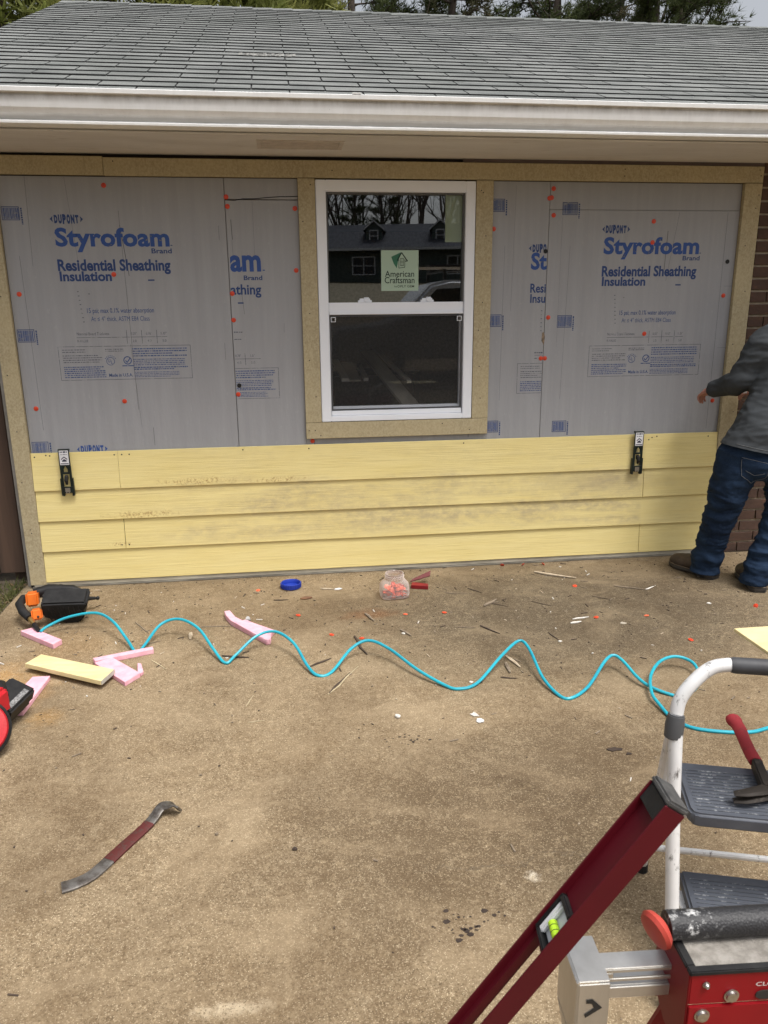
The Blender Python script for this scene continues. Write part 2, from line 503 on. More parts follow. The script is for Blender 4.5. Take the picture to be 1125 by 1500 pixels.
def m_leaf(name, a, b, c3):
    t = NT(name)
    g = t.new('ShaderNodeNewGeometry')
    c = t.mix(g.outputs['Random Per Island'], a, b)
    c = t.mix(t.rng(t.noise(0.6, 3), 0.4, 0.65), c, c3)
    t.col(c); t.rough(0.65); t.p.inputs['Specular IOR Level'].default_value = 0.25
    tl = t.new('ShaderNodeBsdfTranslucent'); t.ln(c, tl.inputs[0])
    mx = t.new('ShaderNodeMixShader'); mx.inputs[0].default_value = 0.42
    t.ln(t.p.outputs[0], mx.inputs[1]); t.ln(tl.outputs[0], mx.inputs[2])
    t.ln(mx.outputs[0], t.out.inputs['Surface'])
    return t.mat

CONCRETE = m_concrete(); FOAM = m_foam(); SIDING = m_siding(); TRIM = m_trim(); ROOF = m_roof()
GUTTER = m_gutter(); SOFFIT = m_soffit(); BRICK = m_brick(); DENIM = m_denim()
ROOF_EDGE = simple('shingle_edge', (0.03, 0.03, 0.03), rough=0.9)
MORTAR = simple('mortar', (0.42, 0.35, 0.26), (0.30, 0.24, 0.17), 30, 0.95, bump=0.5)
DARK = simple('dark_gap', (0.025, 0.021, 0.018), rough=0.95)
OLDWOOD = simple('old_board', (0.13, 0.10, 0.095), (0.08, 0.06, 0.055), 10, 0.85, st=(0.3, 1, 1))
INSIDE = simple('inner_wall', (0.30, 0.28, 0.25), rough=0.9)
VINYL = simple('white_vinyl', (0.81, 0.835, 0.885), (0.77, 0.795, 0.845), 3, 0.35)
INK_BLUE = m_print('ink_blue', (0.024, 0.075, 0.285), 0.60)
INK_NAVY = m_print('ink_navy', (0.016, 0.048, 0.175), 0.62)
INK_SMALL = m_print('ink_small', (0.045, 0.085, 0.235), 0.56, 60)
INK_GREY = m_print('ink_grey', (0.09, 0.10, 0.14), 0.50, 50)
SCORE = simple('score_line', (0.12, 0.12, 0.13), rough=0.8)
CRACKMAT = simple('crack_dark', (0.02, 0.02, 0.022), rough=0.9)
CAPMAT = simple('orange_red_plastic', (0.66, 0.065, 0.022), (0.56, 0.05, 0.02), 20, 0.35)
CAPPALE = simple('pale_orange_plastic', (0.85, 0.17, 0.08), (0.75, 0.12, 0.05), 20, 0.4)
BLACKP = simple('black_plastic', (0.009, 0.009, 0.010), (0.018, 0.018, 0.018), 30, 0.5, spec=.3, bump=0.1, bscale=200)
STEEL = simple('steel', (0.55, 0.54, 0.52), (0.40, 0.39, 0.37), 20, 0.32, 1.0)
NAILMAT = simple('nail_head', (0.05, 0.04, 0.03), rough=0.6)

# ------------------------------------------------------------------ ground
def rise(y): return max(0.0, (-y - 7.0) * 0.0605)
def sheet(name, xs, ys, z, mat, parent=None):
    me_v = []; me_f = []
    for y in ys:
        for x in xs: me_v.append((x, y, z + rise(y)))
    nx = len(xs)
    for j in range(len(ys) - 1):
        for i in range(nx - 1):
            a = j*nx + i
            me_f.append((a, a + 1, a + nx + 1, a + nx))
    mb = MB(); mb.add(me_v, me_f)
    return mb.build(name, mat, parent, recalc=False)

SOIL = simple('soil', (0.13, 0.10, 0.065), (0.075, 0.058, 0.038), 14, 0.95, bump=0.8, bscale=40, bdist=0.02)
LAWN = simple('dry_lawn', (0.085, 0.065, 0.032), (0.045, 0.040, 0.020), 3, 0.95, bump=0.5, bscale=30, bdist=0.02)
YS = [300, 60, 12, 0.3, -2, -5, -7, -12, -20, -35, -60, -75]
tag(sheet('ground', [-300, -60, -8, -1.6, 8, 60, 300], YS + [-76], -0.05, LAWN), kind='structure')
mb = MB()
mb.box(-1.515, 7.0, -7.0, -0.002, -0.045, 0.0)
tag(mb.build('driveway', CONCRETE), kind='structure')
tag(sheet('driveway_slope', [-1.515, 7.0], [-7.001, -12, -20, -32], 0.0, CONCRETE), kind='structure')
mb = MB(); mb.box(-4.5, -1.518, -5.5, 0.6, -0.046, -0.012)
tag(mb.build('soil_strip', SOIL), kind='structure')
mb = MB(); mb.box(-1.515, 7.0, 0.0, 0.30, -0.045, -0.004)
tag(mb.build('footing_strip', simple('dirt_base', (0.30, 0.235, 0.15), (0.17, 0.13, 0.08), 30, 0.95, bump=0.6)), kind='structure')

# grass and leaf litter at the corner of the slab
mb = MB()
for i in range(1500):
    x = random.uniform(-2.3, -1.53) ; y = random.uniform(-0.9, 0.13)
    if random.random() < 0.35: x = -1.53 - abs(random.gauss(0, 0.05))
    h = random.uniform(0.01, 0.055); a = random.uniform(0, 6.28); w = random.uniform(0.002, 0.005)
    lx, ly = random.gauss(0, 0.03), random.gauss(0, 0.03)
    mb.add([(x - w*math.cos(a), y - w*math.sin(a), -0.012), (x + w*math.cos(a), y + w*math.sin(a), -0.012), (x + lx, y + ly, h - 0.012)], [(0, 1, 2)])
g = mb.build('grass', m_leaf('grass_blade', (0.10, 0.13, 0.035), (0.22, 0.18, 0.08), (0.07, 0.10, 0.03)), recalc=False)
tag(g, kind='stuff')
mb = MB()
for i in range(260):
    x = random.uniform(-2.2, -1.53); y = random.uniform(-1.0, 0.12); s = random.uniform(0.008, 0.028)
    M = tr(x, y, -0.004) @ Matrix.Rotation(random.uniform(0, 6.28), 4, 'Z') @ rot('X', random.uniform(-25, 25)) @ rot('Y', random.uniform(-25, 25))
    mb.add([(-s, 0, 0), (0, -s*0.5, 0.002), (s, 0, 0), (0, s*0.5, 0.002)], [(0, 1, 2, 3)], 0, M)
tag(mb.build('leaf_litter', m_leaf('dead_leaf', (0.26, 0.17, 0.09), (0.40, 0.31, 0.19), (0.17, 0.10, 0.05)), recalc=False), kind='stuff')

# ------------------------------------------------------------------ house
house = thing('house', 'low brick and yellow sided house with half finished garage wall and grey shingle roof', 'house', (0, 0, 0))

# structural walls with a window hole, and a dim room behind
mb = MB()
mb.box(-1.50, 0.215, 0.042, 0.14, -0.003, 2.45)
mb.box(1.066, 6.6, 0.042, 0.14, -0.003, 2.45)
mb.box(0.215, 1.066, 0.042, 0.14, -0.003, 0.915)
mb.box(0.215, 1.066, 0.042, 0.14, 2.17, 2.45)
mb.build('front_wall', INSIDE, house)
mb = MB(); mb.box(-1.50, -1.40, 0.141, 6.2, -0.003, 2.45); mb.build('side_wall', MORTAR, house)
mb = MB(); mb.box(6.5, 6.6, 0.141, 6.2, -0.003, 2.45); mb.build('side_wall', MORTAR, house)
mb = MB()
mb.box(-1.50, 3.2, 6.2, 6.3, -0.003, 2.45); mb.box(6.2, 6.6, 6.2, 6.3, -0.003, 2.45); mb.box(3.2, 6.2, 6.2, 6.3, 2.2, 2.45)  # wide opening at the right is added, out of view, to light the room
mb.build('back_wall', MORTAR, house)
mb = MB(); mb.box(-1.40, 6.5, 0.141, 6.2, -0.004, 0.002); mb.build('garage_floor', simple('inner_floor', (0.2, 0.19, 0.175), rough=0.9), house)
mb = MB(); mb.box(-1.40, 6.5, 0.141, 6.2, 2.452, 2.46); mb.build('ceiling', INSIDE, house)

# --- trim boards
def nails(parent, spots, y):
    m_ = MB()
    for x, z in spots:
        m_.lathe([(0.0035, 0), (0.0035, 0.0012), (0.0015, 0.0016)], 7, 0, tr(x, y, z) @ rot('X', 90))
    o = m_.build('nail_heads', NAILMAT, parent)
    return tag(o, kind='stuff')
def trim(x0, x1, z0, z1, y0=-0.013, y1=0.014, label=None):
    m_ = MB(); m_.box(x0, x1, y0, y1, z0, z1)
    o = m_.build('trim_board', TRIM, house, bevel=0.0015, seg=1)
    if label: o['label'] = label
    return o
t_ = trim(-1.467, -1.381, 0.022, 2.181); nails(t_, [(-1.43, .35), (-1.425, .33), (-1.44, .62), (-1.43, .9), (-1.44, 1.2), (-1.42, 1.6), (-1.43, .16)], -0.0128)
t_ = trim(2.613, 2.717, 0.022, 2.181); nails(t_, [(2.65, .5), (2.69, .9), (2.64, 1.3), (2.68, 1.6), (2.65, 1.85), (2.69, 2.05), (2.7, 2.12), (2.64, .72)], -0.0128)
t_ = trim(-0.849, 2.717, 2.184, 2.268); nails(t_, [(2.70, 2.22), (2.69, 2.25), (1.9, 2.21), (1.9, 2.245), (0.3, 2.22), (-.8, 2.25)], -0.0128)
trim(-1.62, -0.851, 2.186, 2.273, -0.010, 0.016, 'older darker trim board at the left end')
t_ = trim(0.119, 0.208, 0.905, 2.181); nails(t_, [(.185, 2.15), (.14, 1.97), (.16, 1.5), (.15, 1.25), (.18, 1.05)], -0.0128)
t_ = trim(1.073, 1.167, 0.905, 2.181); nails(t_, [(1.10, 2.13), (1.11, 2.12), (1.13, 1.9), (1.12, 1.55), (1.10, 1.4), (1.11, 1.2), (1.12, 1.02)], -0.0128)
t_ = trim(0.119, 1.167, 0.813, 0.903); nails(t_, [(.135, .86), (.17, .86), (.90, .88), (1.06, .84), (.2, .83)], -0.0128)
mb = MB(); mb.box(1.0, 2.73, -0.002, 0.02, 2.270, 2.287); mb.build('old_fascia_strip', OLDWOOD, house)
mb = MB(); mb.box(-1.62, 2.73, 0.017, 0.040, 2.183, 2.30); mb.build('header_gap', DARK, house)

# --- foam sheathing boards with print and cap nails
YF = 0.012   # face of the foam
def text_mesh(s, x0, x1, zb, zt, bold=0.0, spacing=1.0, shear=0.0, skew=0.0, cut=None, y=None):
    """flat lettering fitted into the given wall rectangle"""
    cu = bpy.data.curves.new('lettering', 'FONT')
    cu.body = s; cu.size = 1.0; cu.offset = bold; cu.space_character = spacing; cu.shear = shear; cu.resolution_u = 3
    o = bpy.data.objects.new('lettering', cu)
    me = bpy.data.meshes.new_from_object(o)
    vs = [v.co.copy() for v in me.vertices]; fs = [list(p.vertices) for p in me.polygons]
    bpy.data.objects.remove(o); bpy.data.meshes.remove(me); bpy.data.curves.remove(cu)
    if not vs: return [], []
    ax, bx = min(v.x for v in vs), max(v.x for v in vs)
    ay, by = min(v.y for v in vs), max(v.y for v in vs)
    out = []
    for v in vs:
        u = (v.x - ax) / (bx - ax); w = (v.y - ay) / (by - ay)
        out.append((x0 + u*(x1 - x0), (YF - 0.0008) if y is None else y, zb + w*(zt - zb) + skew*u))
    return out, fs

class Print:
    def __init__(s, x0=-99, x1=99, y=YF - 0.0008):
        s.mb = MB(); s.x0 = x0; s.x1 = x1; s.y = y
    def text(s, *a, m=0, **k):
        k.setdefault('y', s.y)
        vs, fs = text_mesh(*a, **k); s.mb.add(vs, fs, m)
    def rect(s, x0, x1, z0, z1, m=0):
        x0 = max(x0, s.x0); x1 = min(x1, s.x1)
        if x1 <= x0: return
        s.mb.add([(x0, s.y, z0), (x1, s.y, z0), (x1, s.y, z1), (x0, s.y, z1)], [(0, 1, 2, 3)], m)
    def line(s, x0, z0, x1, z1, w, m=0):
        d = V((x1 - x0, 0, z1 - z0)).normalized(); n = V((-d.z, 0, d.x)) * w * 0.5
        a = V((x0, s.y, z0)); b = V((x1, s.y, z1))
        s.mb.add([a - n, b - n, b + n, a + n], [(0, 1, 2, 3)], m)
    def ring(s, x, z, r, w, m=0, seg=20):
        for k in range(seg):
            a, b = 2*math.pi*k/seg, 2*math.pi*(k+1)/seg
            q = [(x + rr*math.cos(t), s.y, z + rr*math.sin(t)) for rr, t in ((r, a), (r, b), (r - w, b), (r - w, a))]
            s.mb.add(q, [(0, 1, 2, 3)], m)
    def poly(s, pts, m=0):
        s.mb.add([(x, s.y, z) for x, z in pts], [tuple(range(len(pts)))], m)
    def rows(s, x0, x1, z0, z1, n, rnd, m=0, fill=0.5, last=0.7):
        h = (z1 - z0) / n
        for i in range(n):
            z = z1 - (i + 0.5) * h; x = x0; e = x1 if rnd.random() < 0.7 else x0 + (x1 - x0) * rnd.uniform(last, 1)
            while x < e:
                w = rnd.uniform(0.004, 0.016); b = min(x + w, e)
                hh = h * fill * rnd.uniform(0.7, 1.1) * 0.5
                s.rect(x, b, z - hh, z + hh, m); x = b + rnd.uniform(0.0018, 0.004)
    def build(s, name, mats, parent):
        return s.mb.build(name, mats, parent, recalc=False) if s.mb.v else None

def dupont(p, x0, x1, zb, zt, letters='DUPONT', lo=True, ro=True, m=0):
    """bulging condensed capitals between two pointed ends"""
    n = 6; w = (x1 - x0); pad = w * 0.12; cw = (w - 2*pad) / n
    ht = zt - zb
    for i, ch in enumerate(letters):
        cx = x0 + pad + cw*i
        k = 1 - abs((i + 0.5) - 3) / 3
        e = ht * 0.11 * (1 - k)
        p.text(ch, cx + cw*0.06, cx + cw*0.90, zb + e, zt - e, bold=0.075, m=m)
    zc = (zb + zt) / 2
    if lo: p.poly([(x0, zc), (x0 + pad*0.75, zc - ht*0.30), (x0 + pad*0.62, zc), (x0 + pad*0.75, zc + ht*0.30)], m)
    if ro: p.poly([(x1, zc), (x1 - pad*0.75, zc + ht*0.30), (x1 - pad*0.62, zc), (x1 - pad*0.75, zc - ht*0.30)], m)

def barcode(p, x0, x1, z0, z1, rnd):
    x0c = x0
    b = 0.003
    p.rect(x0, x1, z0, z0 + b, 0); p.rect(x0, x1, z1 - b, z1, 0); p.rect(x0, x0 + b, z0, z1, 0); p.rect(x1 - b, x1, z0, z1, 0)
    x = x0 + 0.006
    while x < x1 - 0.008:
        w = rnd.choice((0.0022, 0.0035, 0.005)); p.rect(x, x + w, z0 + 0.006, z1 - 0.006, 1); x += w + rnd.choice((0.0018, 0.0028))
    z = z1 - 0.006
    while z > z0 - 0.016:
        h = rnd.uniform(0.004, 0.011); p.rect(x1 + 0.006, x1 + 0.013, z - h, z, 0); z -= h + 0.003

def legal_box(p, x0, x1, z0, z1, rnd, full=None):
    """the outlined block of small print; full = (X0, X1) of the whole block when part is covered"""
    X0, X1 = full or (x0, x1); W = X1 - X0; H = z1 - z0; b = 0.0022
    p.rect(x0, x1, z0, z0 + b, 1); p.rect(x0, x1, z1 - b, z1, 1)
    p.rect(X0, X0 + b, z0, z1, 1); p.rect(X1 - b, X1, z0, z1, 1)
    p.rows(X0 + .03*W, X0 + .20*W, z0 + .80*H, z0 + .93*H, 2, rnd, 1, .34)
    p.rows(X0 + .03*W, X0 + .325*W, z0 + .50*H, z0 + .76*H, 4, rnd, 1, .38)
    p.rows(X0 + .03*W, X0 + .34*W, z0 + .06*H, z0 + .42*H, 6, rnd, 0, .50)
    p.rows(X0 + .555*W, X0 + .97*W, z0 + .66*H, z0 + .94*H, 4, rnd, 0, .48)
    p.rows(X0 + .555*W, X0 + .95*W, z0 + .40*H, z0 + .62*H, 4, rnd, 0, .42)
    p.rows(X0 + .555*W, X0 + .97*W, z0 + .27*H, z0 + .38*H, 2, rnd, 0, .62)
    p.rows(X0 + .555*W, X0 + .90*W, z0 + .05*H, z0 + .23*H, 4, rnd, 0, .40)
    p.rows(X0 + .35*W, X0 + .49*W, z0 + .82*H, z0 + .93*H, 2, rnd, 1, .42)
    cx = X0 + .383*W; cz = z0 + .55*H; r = 0.022
    if cx + r < x1 and cx - r > x0:
        p.ring(cx, cz, r, 0.003); p.text('U', cx - .013, cx - .001, cz - .006, cz + .013, bold=.01); p.text('L', cx + .002, cx + .011, cz - .013, cz + .004, bold=.01)
        for k in range(7):
            a = math.radians(150 - 20*k); p.rect(cx + .029*math.cos(a) - .002, cx + .029*math.cos(a) + .003, cz + .029*math.sin(a) - .002, cz + .029*math.sin(a) + .002, 0)
        c2 = X0 + .512*W
        p.ring(c2, cz + .003, r, 0.005); p.line(c2 - .011, cz + .003, c2 - .003, cz - .008, .005); p.line(c2 - .003, cz - .008, c2 + .013, cz + .014, .005)
        p.rect(c2 - .03, c2 - .003, cz - .028, cz - .023, 0); p.rect(c2, c2 + .03, cz - .028, cz - .023, 0)
        p.text('Made in U.S.A.', X0 + .362*W, X0 + .542*W, z0 + .085*H, z0 + .185*H, bold=.02)

CAPMESH = None
def cap_mesh():
    m_ = MB()
    m_.lathe([(0.0125, 0), (0.0125, 0.0012), (0.010, 0.0022), (0.0058, 0.0024), (0.0048, 0.0042), (0.0015, 0.0046)], 14)
    return m_.mesh('cap_nail', [CAPMAT], smooth=True)
CAPMESH = cap_mesh()
def cap_on(parent, spots):
    for x, z in spots:
        o = link_mesh('cap_nail', CAPMESH, parent)
        o.matrix_local = tr(x, YF - 0.0009, z) @ rot('X', 90) @ rot('Z', random.uniform(0, 90))

def foam(x0, x1, z0, z1, y1=0.038, y0=YF, label=None):
    m_ = MB(); m_.box(x0, x1, y0, y1, z0, z1)
    o = m_.build('foam_board', FOAM, house, bevel=0.0012, seg=1)
    if label: o['label'] = label
    return o

def score(parent, lines):
    p = Print(y=YF - 0.0006)
    for x0, z0, x1, z1, w in lines: p.line(x0, z0, x1, z1, w)
    p.build('score_marks', SCORE, parent)

rnd = random.Random(3)
def full_print(fb, X, Z, w=0.57, ztitle=None):
    """the whole printed face: X = left of the big word, Z = its base line"""
    p = Print(); dupont(p, X - .015, X + .148, Z + .108, Z + .157); p.build('printed_emblem', INK_NAVY, fb)
    p = Print()
    p.text('Styrofoam', X, X + w, Z - .028, Z + .092, bold=.034, spacing=1.02)
    p.build('printed_brand', INK_BLUE, fb)
    p = Print()
    p.text('Brand', X + .475, X + .578, Z - .034, Z - .009, bold=.02)
    p.rect(X + w + .004, X + w + .014, Z + .004, Z + .008)
    p.build('printed_subtitle', INK_NAVY, fb); p = Print()
    p.text('Residential Sheathing', X - .002, X + w - .004, Z - .138, Z - .062, bold=.032)
    p.build('printed_heading', INK_NAVY, fb); p = Print()
    p.text('Insulation', X + .002, X + .262, Z - .172, Z - .122, bold=.032)
    p.rect(X + .445, X + .478, Z - .171, Z - .164)
    p.build('printed_heading', INK_NAVY, fb)
    p = Print()
    p.text('15 psi; max 0.1% water absorption', X + .12, X + .462, Z - .340, Z - .307, bold=.008)
    p.build('printed_ratings', INK_SMALL, fb); p = Print()
    p.text('At \u2264 4" thick, ASTM E84 Class', X + .136, X + .436, Z - .378, Z - .349, bold=.0)
    p.build('printed_ratings', INK_SMALL, fb)
    p = Print()
    for k in range(8): p.rect(X + .080 + .002*k, X + .088 + .002*k, Z - .225 - .022*k, Z - .221 - .022*k)
    p.rect(X + .135, X + .143, Z - .237, Z - .233)
    p.text('Nominal Board Thickness', X + .055, X + .22, Z - .446, Z - .431)
    p.text('R-VALUE', X + .055, X + .11, Z - .482, Z - .469)
    p.line(X + .052, Z - .458, X + .52, Z - .458, .0022)
    for i, (a, b) in enumerate((('0.55"', '3.0'), ('0.78"', '4.0'), ('1.0"', '5.0'))):
        xx = X + .31 + .078*i
        p.line(xx, Z - .422, xx, Z - .492, .0024)
        p.text(a, xx + .022, xx + .052, Z - .447, Z - .433); p.text(b, xx + .028, xx + .048, Z - .485, Z - .472)
    p.build('printed_table', INK_GREY, fb)
    p = Print(); legal_box(p, X - .05, X + .638, Z - .681, Z - .503, rnd); p.build('printed_label', [INK_SMALL, INK_GREY], fb)

# board at the left
A = foam(-1.379, -0.262, 0.60, 2.181, label='foam board left of the window with the whole print')
full_print(A, -1.126, 1.846)
for z0, z1 in ((1.972, 2.037), (1.368, 1.434), (0.772, 0.838)):
    p = Print(); barcode(p, -1.370, -1.284, z0, z1, rnd); p.build('printed_barcode', [INK_NAVY, INK_SMALL], A)
p = Print(); dupont(p, -1.138, -0.975, 0.765, 0.814); p.build('printed_emblem', INK_BLUE, A)
cap_on(A, [(-0.86, 2.14), (-1.335, 1.612), (-0.852, 1.708), (-1.324, 1.019), (-0.86, 1.048)])
score(A, [(-1.24, 2.18, -1.25, 1.75, .0012), (-1.31, 1.80, -1.30, 0.9, .0014), (-0.80, 2.02, -0.79, 1.0, .0016), (-1.05, 2.18, -1.02, 1.7, .0010), (-0.80, 1.95, -0.775, 1.70, .003), (-0.72, 0.90, -0.72, 0.80, .002), (-0.30, 1.95, -0.30, 1.88, .0015), (-0.305, 1.35, -0.305, 1.26, .0015), (-0.80, 1.35, -0.78, .9, .001)])
# board between it and the window
B = foam(-0.259, 0.1185, 0.60, 2.076, label='narrow foam board with the print cut off at its left edge')
B2 = foam(-0.259, 0.1185, 2.080, 2.181, label='short filler strip of foam above the narrow board')
mb = MB()
pts = [(-0.259, 2.076), (-0.21, 2.074), (-0.17, 2.081), (-0.10, 2.083), (-0.04, 2.089), (0.02, 2.093), (0.07, 2.094), (0.1185, 2.096)]
for (a, b), (c, d) in zip(pts, pts[1:]):
    mb.add([(a, YF - .0007, b - .0022), (c, YF - .0007, d - .0022), (c, YF - .0007, d + .0022), (a, YF - .0007, b + .0022)], [(0, 1, 2, 3)])
mb.build('torn_edge', CRACKMAT, B2, recalc=False)
p = Print(); p.text('am', -0.252, -0.09, 1.718, 1.803, bold=.034); p.rect(-.082, -.07, 1.724, 1.729); p.build('printed_brand', INK_BLUE, B)
p = Print(); p.text('Brand', -0.184, -0.086, 1.676, 1.700, bold=.02); p.build('printed_subtitle', INK_NAVY, B); p = Print(); p.text('athing', -0.256, -0.095, 1.585, 1.655, bold=.022); p.build('printed_heading', INK_NAVY, B); p = Print(); p.rect(-.222, -.192, 1.555, 1.562); p.build('printed_heading', INK_NAVY, B)
p = Print(); p.line(-.254, 1.263, -.115, 1.263, .0022); p.line(-.20, 1.293, -.198, 1.228, .0024); p.text('0.78"', -.252, -.222, 1.273, 1.287); p.text('1.0"', -.17, -.148, 1.273, 1.287)
p.text('4.0', -.245, -.222, 1.236, 1.249); p.text('5.0', -.168, -.147, 1.236, 1.249)
p.rows(-.252, -.19, 1.400, 1.412, 1, rnd, 0, .5); p.rows(-.252, -.215, 1.363, 1.373, 1, rnd, 0, .5); p.build('printed_table', INK_GREY, B)
p = Print(x0=-.256); legal_box(p, -.256, -.021, 1.045, 1.213, rnd, (-.66, -.021)); p.build('printed_label', [INK_SMALL, INK_GREY], B)
cap_on(B, [(-0.252, 2.09), (-0.248, 2.044), (0.101, 2.036), (0.096, 1.725), (-0.249, 1.608), (-0.25, 1.47), (-0.248, 1.071), (0.153, 0.797)])
score(B, [(-.20, 1.62, -.19, 1.50, .0015), (-.235, 1.98, -.232, 1.88, .003), (-.235, 1.88, -.232, 1.72, .001), (-.12, 2.07, -.12, 1.8, .0008), (0.02, 1.45, 0.018, 1.40, .001)])
# under the window
mb = MB(); mb.box(0.1195, 1.166, YF + 0.001, 0.038, 0.60, 0.90); Bu = mb.build('foam_board', FOAM, house); Bu['label'] = 'foam strip showing under the window'
score(Bu, [(0.165, 0.80, 0.165, 0.775, .003), (1.06, 0.815, 1.06, 0.79, .003)])
# right of the window
Cb = foam(1.1675, 1.491, 0.60, 2.181, label='foam board right of the window with the print cut off at its right edge')
p = Print(); dupont(p, 1.383, 1.546, 1.813, 1.862, letters='DUPO', ro=False); p.build('printed_emblem', INK_NAVY, Cb)
p = Print(); p.text('St', 1.398, 1.490, 1.723, 1.816, bold=.034); p.build('printed_brand', INK_BLUE, Cb)
p = Print(); p.text('Resi', 1.400, 1.490, 1.600, 1.650, bold=.022); p.build('printed_heading', INK_NAVY, Cb); p = Print(); p.text('Insu', 1.402, 1.490, 1.545, 1.593, bold=.022); p.build('printed_heading', INK_NAVY, Cb)
p = Print(x1=1.489); legal_box(p, 1.341, 1.489, 1.038, 1.210, rnd, (1.341, 2.03)); p.build('printed_label', [INK_SMALL, INK_GREY], Cb); p = Print(x1=1.489)
for k in range(6): p.rect(1.468, 1.476, 1.50 - .022*k, 1.504 - .022*k, 1)
p.rows(1.44, 1.488, 1.262, 1.276, 1, rnd, 1, .6); p.line(1.44, 1.255, 1.489, 1.255, .002, 1); p.rows(1.44, 1.462, 1.232, 1.243, 1, rnd, 1, .5)
p.build('printed_table', [INK_SMALL, INK_GREY], Cb)
for z0, z1 in ((2.026, 2.092), (1.417, 1.484), (0.815, 0.883)):
    p = Print(x0=1.168); barcode(p, 1.160, 1.238, z0, z1, rnd); p.build('printed_barcode', [INK_NAVY, INK_SMALL], Cb)
cap_on(Cb, [(1.179, 1.938), (1.488, 2.097)])
score(Cb, [(1.245, 1.85, 1.24, 1.0, .0010), (1.30, 2.16, 1.29, 1.5, .0008)])
D = foam(1.4935, 2.612, 0.60, 2.038, label='foam board beside the brick with the whole print')
D2 = foam(1.4935, 2.612, 2.0395, 2.181, y0=YF + .002, label='filler strip of foam above the board beside the brick')
full_print(D, 1.816, 1.806)
for z0, z1 in ((1.408, 1.476), (0.806, 0.872)):
    p = Print(); barcode(p, 1.566, 1.652, z0, z1, rnd); p.build('printed_barcode', [INK_NAVY, INK_SMALL], D)
p = Print(); barcode(p, 1.566, 1.652, 2.012, 2.077, rnd); p.build('printed_barcode', [INK_NAVY, INK_SMALL], D2)
cap_on(D, [(2.1, 1.981), (2.102, 1.869), (2.096, 1.367), (2.563, 1.577), (1.512, 1.465), (1.479, 1.237), (1.503, 1.237), (1.516, 2.01), (2.563, 0.968)])
cap_on(D2, [(1.509, 2.146), (1.5, 2.10)])
score(D, [(1.62, 1.85, 1.605, 1.0, .0010), (2.25, 2.03, 2.20, 1.66, .0012), (2.54, 2.03, 2.54, .8, .0014), (2.56, 1.63, 2.61, 1.63, .001), (2.56, 1.28, 2.61, 1.28, .001), (2.19, 1.93, 2.185, 1.72, .003), (1.568, 2.0, 1.568, 1.3, .0006)])
mb = MB()   # bare patch of torn facing at the seam
mb.add([(1.478, YF - .0007, 1.335), (1.494, YF - .0007, 1.31), (1.498, YF - .0007, 1.36), (1.490, YF - .0007, 1.385), (1.480, YF - .0007, 1.38)], [(0, 1, 2, 3, 4)])
mb.build('torn_patch', simple('torn_foam', (0.30, 0.22, 0.15), (0.10, 0.08, 0.06), 60, 0.9), Cb, recalc=False)
# black screw washers
BW = MB(); BW.lathe([(0.012, 0), (0.012, .002), (0.008, .003), (0.005, .002), (0.002, .0018)], 14)
bwm = BW.mesh('screw_washer', BLACKP, smooth=True)
for par, x, z in ((B, -0.240, 1.119), (Cb, 1.479, 1.822), (D, 2.566, 1.765)):
    o = link_mesh('screw_washer', bwm, par); o.matrix_local = tr(x, YF - .0009, z) @ rot('X', 90)

# --- siding planks (lapped, lower edge out)
def plank(x0, x1, z0, z1):
    m_ = MB(); th = 0.008
    yb, yt = -0.017, -0.003
    prof = [(yb, z0), (yt, z1), (yt + th, z1), (yb + th, z0)]
    n = max(2, int((x1 - x0) / 0.25)); rings = []
    for i in range(n + 1):
        x = x0 + (x1 - x0) * i / n
        wv = 0.0010 * noise.noise(V((x*1.3, z0*7, 2.2)))
        rings.append([(x, y + wv*2, z + wv) for y, z in prof])
    m_.loft(rings)
    o = m_.build('siding_plank', SIDING, house, bevel=0.001, seg=1)
    return o
def plank_nails(o, spots):
    m_ = MB()
    for x, z in spots: m_.lathe([(0.0038, 0), (0.0038, 0.001), (0.001, 0.0014)], 7, 0, tr(x, 0, z) @ rot('X', 90))
    # sit on the sloping face
    for v in m_.v: pass
    return m_
rows_ = [(0.569, 0.778, [(-1.3795, -0.9235), (-0.9215, 2.6115)]),
         (0.393, 0.600, [(-1.3795, 2.1535), (2.1565, 2.6115)]),
         (0.217, 0.424, [(-1.3795, -0.9265), (-0.9235, 2.6115)]),
         (0.036, 0.248, [(-1.3795, 2.1545), (2.1575, 2.6115)])]
HEADS = {(0, 0): [(-1.36, .757), (-1.30, .765), (-1.28, .762), (-.94, .757)], (0, 1): [(-.90, .757), (-.86, .757), (-.24, .762), (2.19, .757), (2.22, .763), (2.17, .745), (2.55, .755), (1.03, .76), (.13, .757)],
         (2, 0): [(-.945, .24)], (2, 1): [(-.905, .24)], (1, 0): [], (3, 0): [(-.22, .24)]}
for r, (z0, z1, segs) in enumerate(rows_):
    for s_, (x0, x1) in enumerate(segs):
        o = plank(x0, x1, z0, z1)
        hs = HEADS.get((r, s_))
        if hs:
            m_ = MB()
            for x, z in hs:
                y = -0.017 + (z - z0) / (z1 - z0) * 0.014 - 0.0006
                m_.lathe([(0.0042, 0), (0.0042, 0.0008), (0.001, 0.0012)], 7, 0, tr(x, y, z) @ rot('X', 90))
            tag(m_.build('nail_heads', NAILMAT, o), kind='stuff')
mb = MB(); mb.box(-1.45, 2.70, -0.010, 0.012, 0.011, 0.033); mb.build('starter_strip', simple('pale_strip', (0.55, 0.52, 0.42), (0.33, 0.30, 0.24), 15, 0.6, st=(.3, 1, 1)), house, bevel=.002)
mb = MB(); mb.box(-1.46, 2.70, -0.014, 0.03, 0.003, 0.0095); mb.build('sill_flashing', simple('flashing', (0.36, 0.34, 0.28), (0.10, 0.09, 0.075), 9, 0.6, st=(.4, 1, 1)), house)
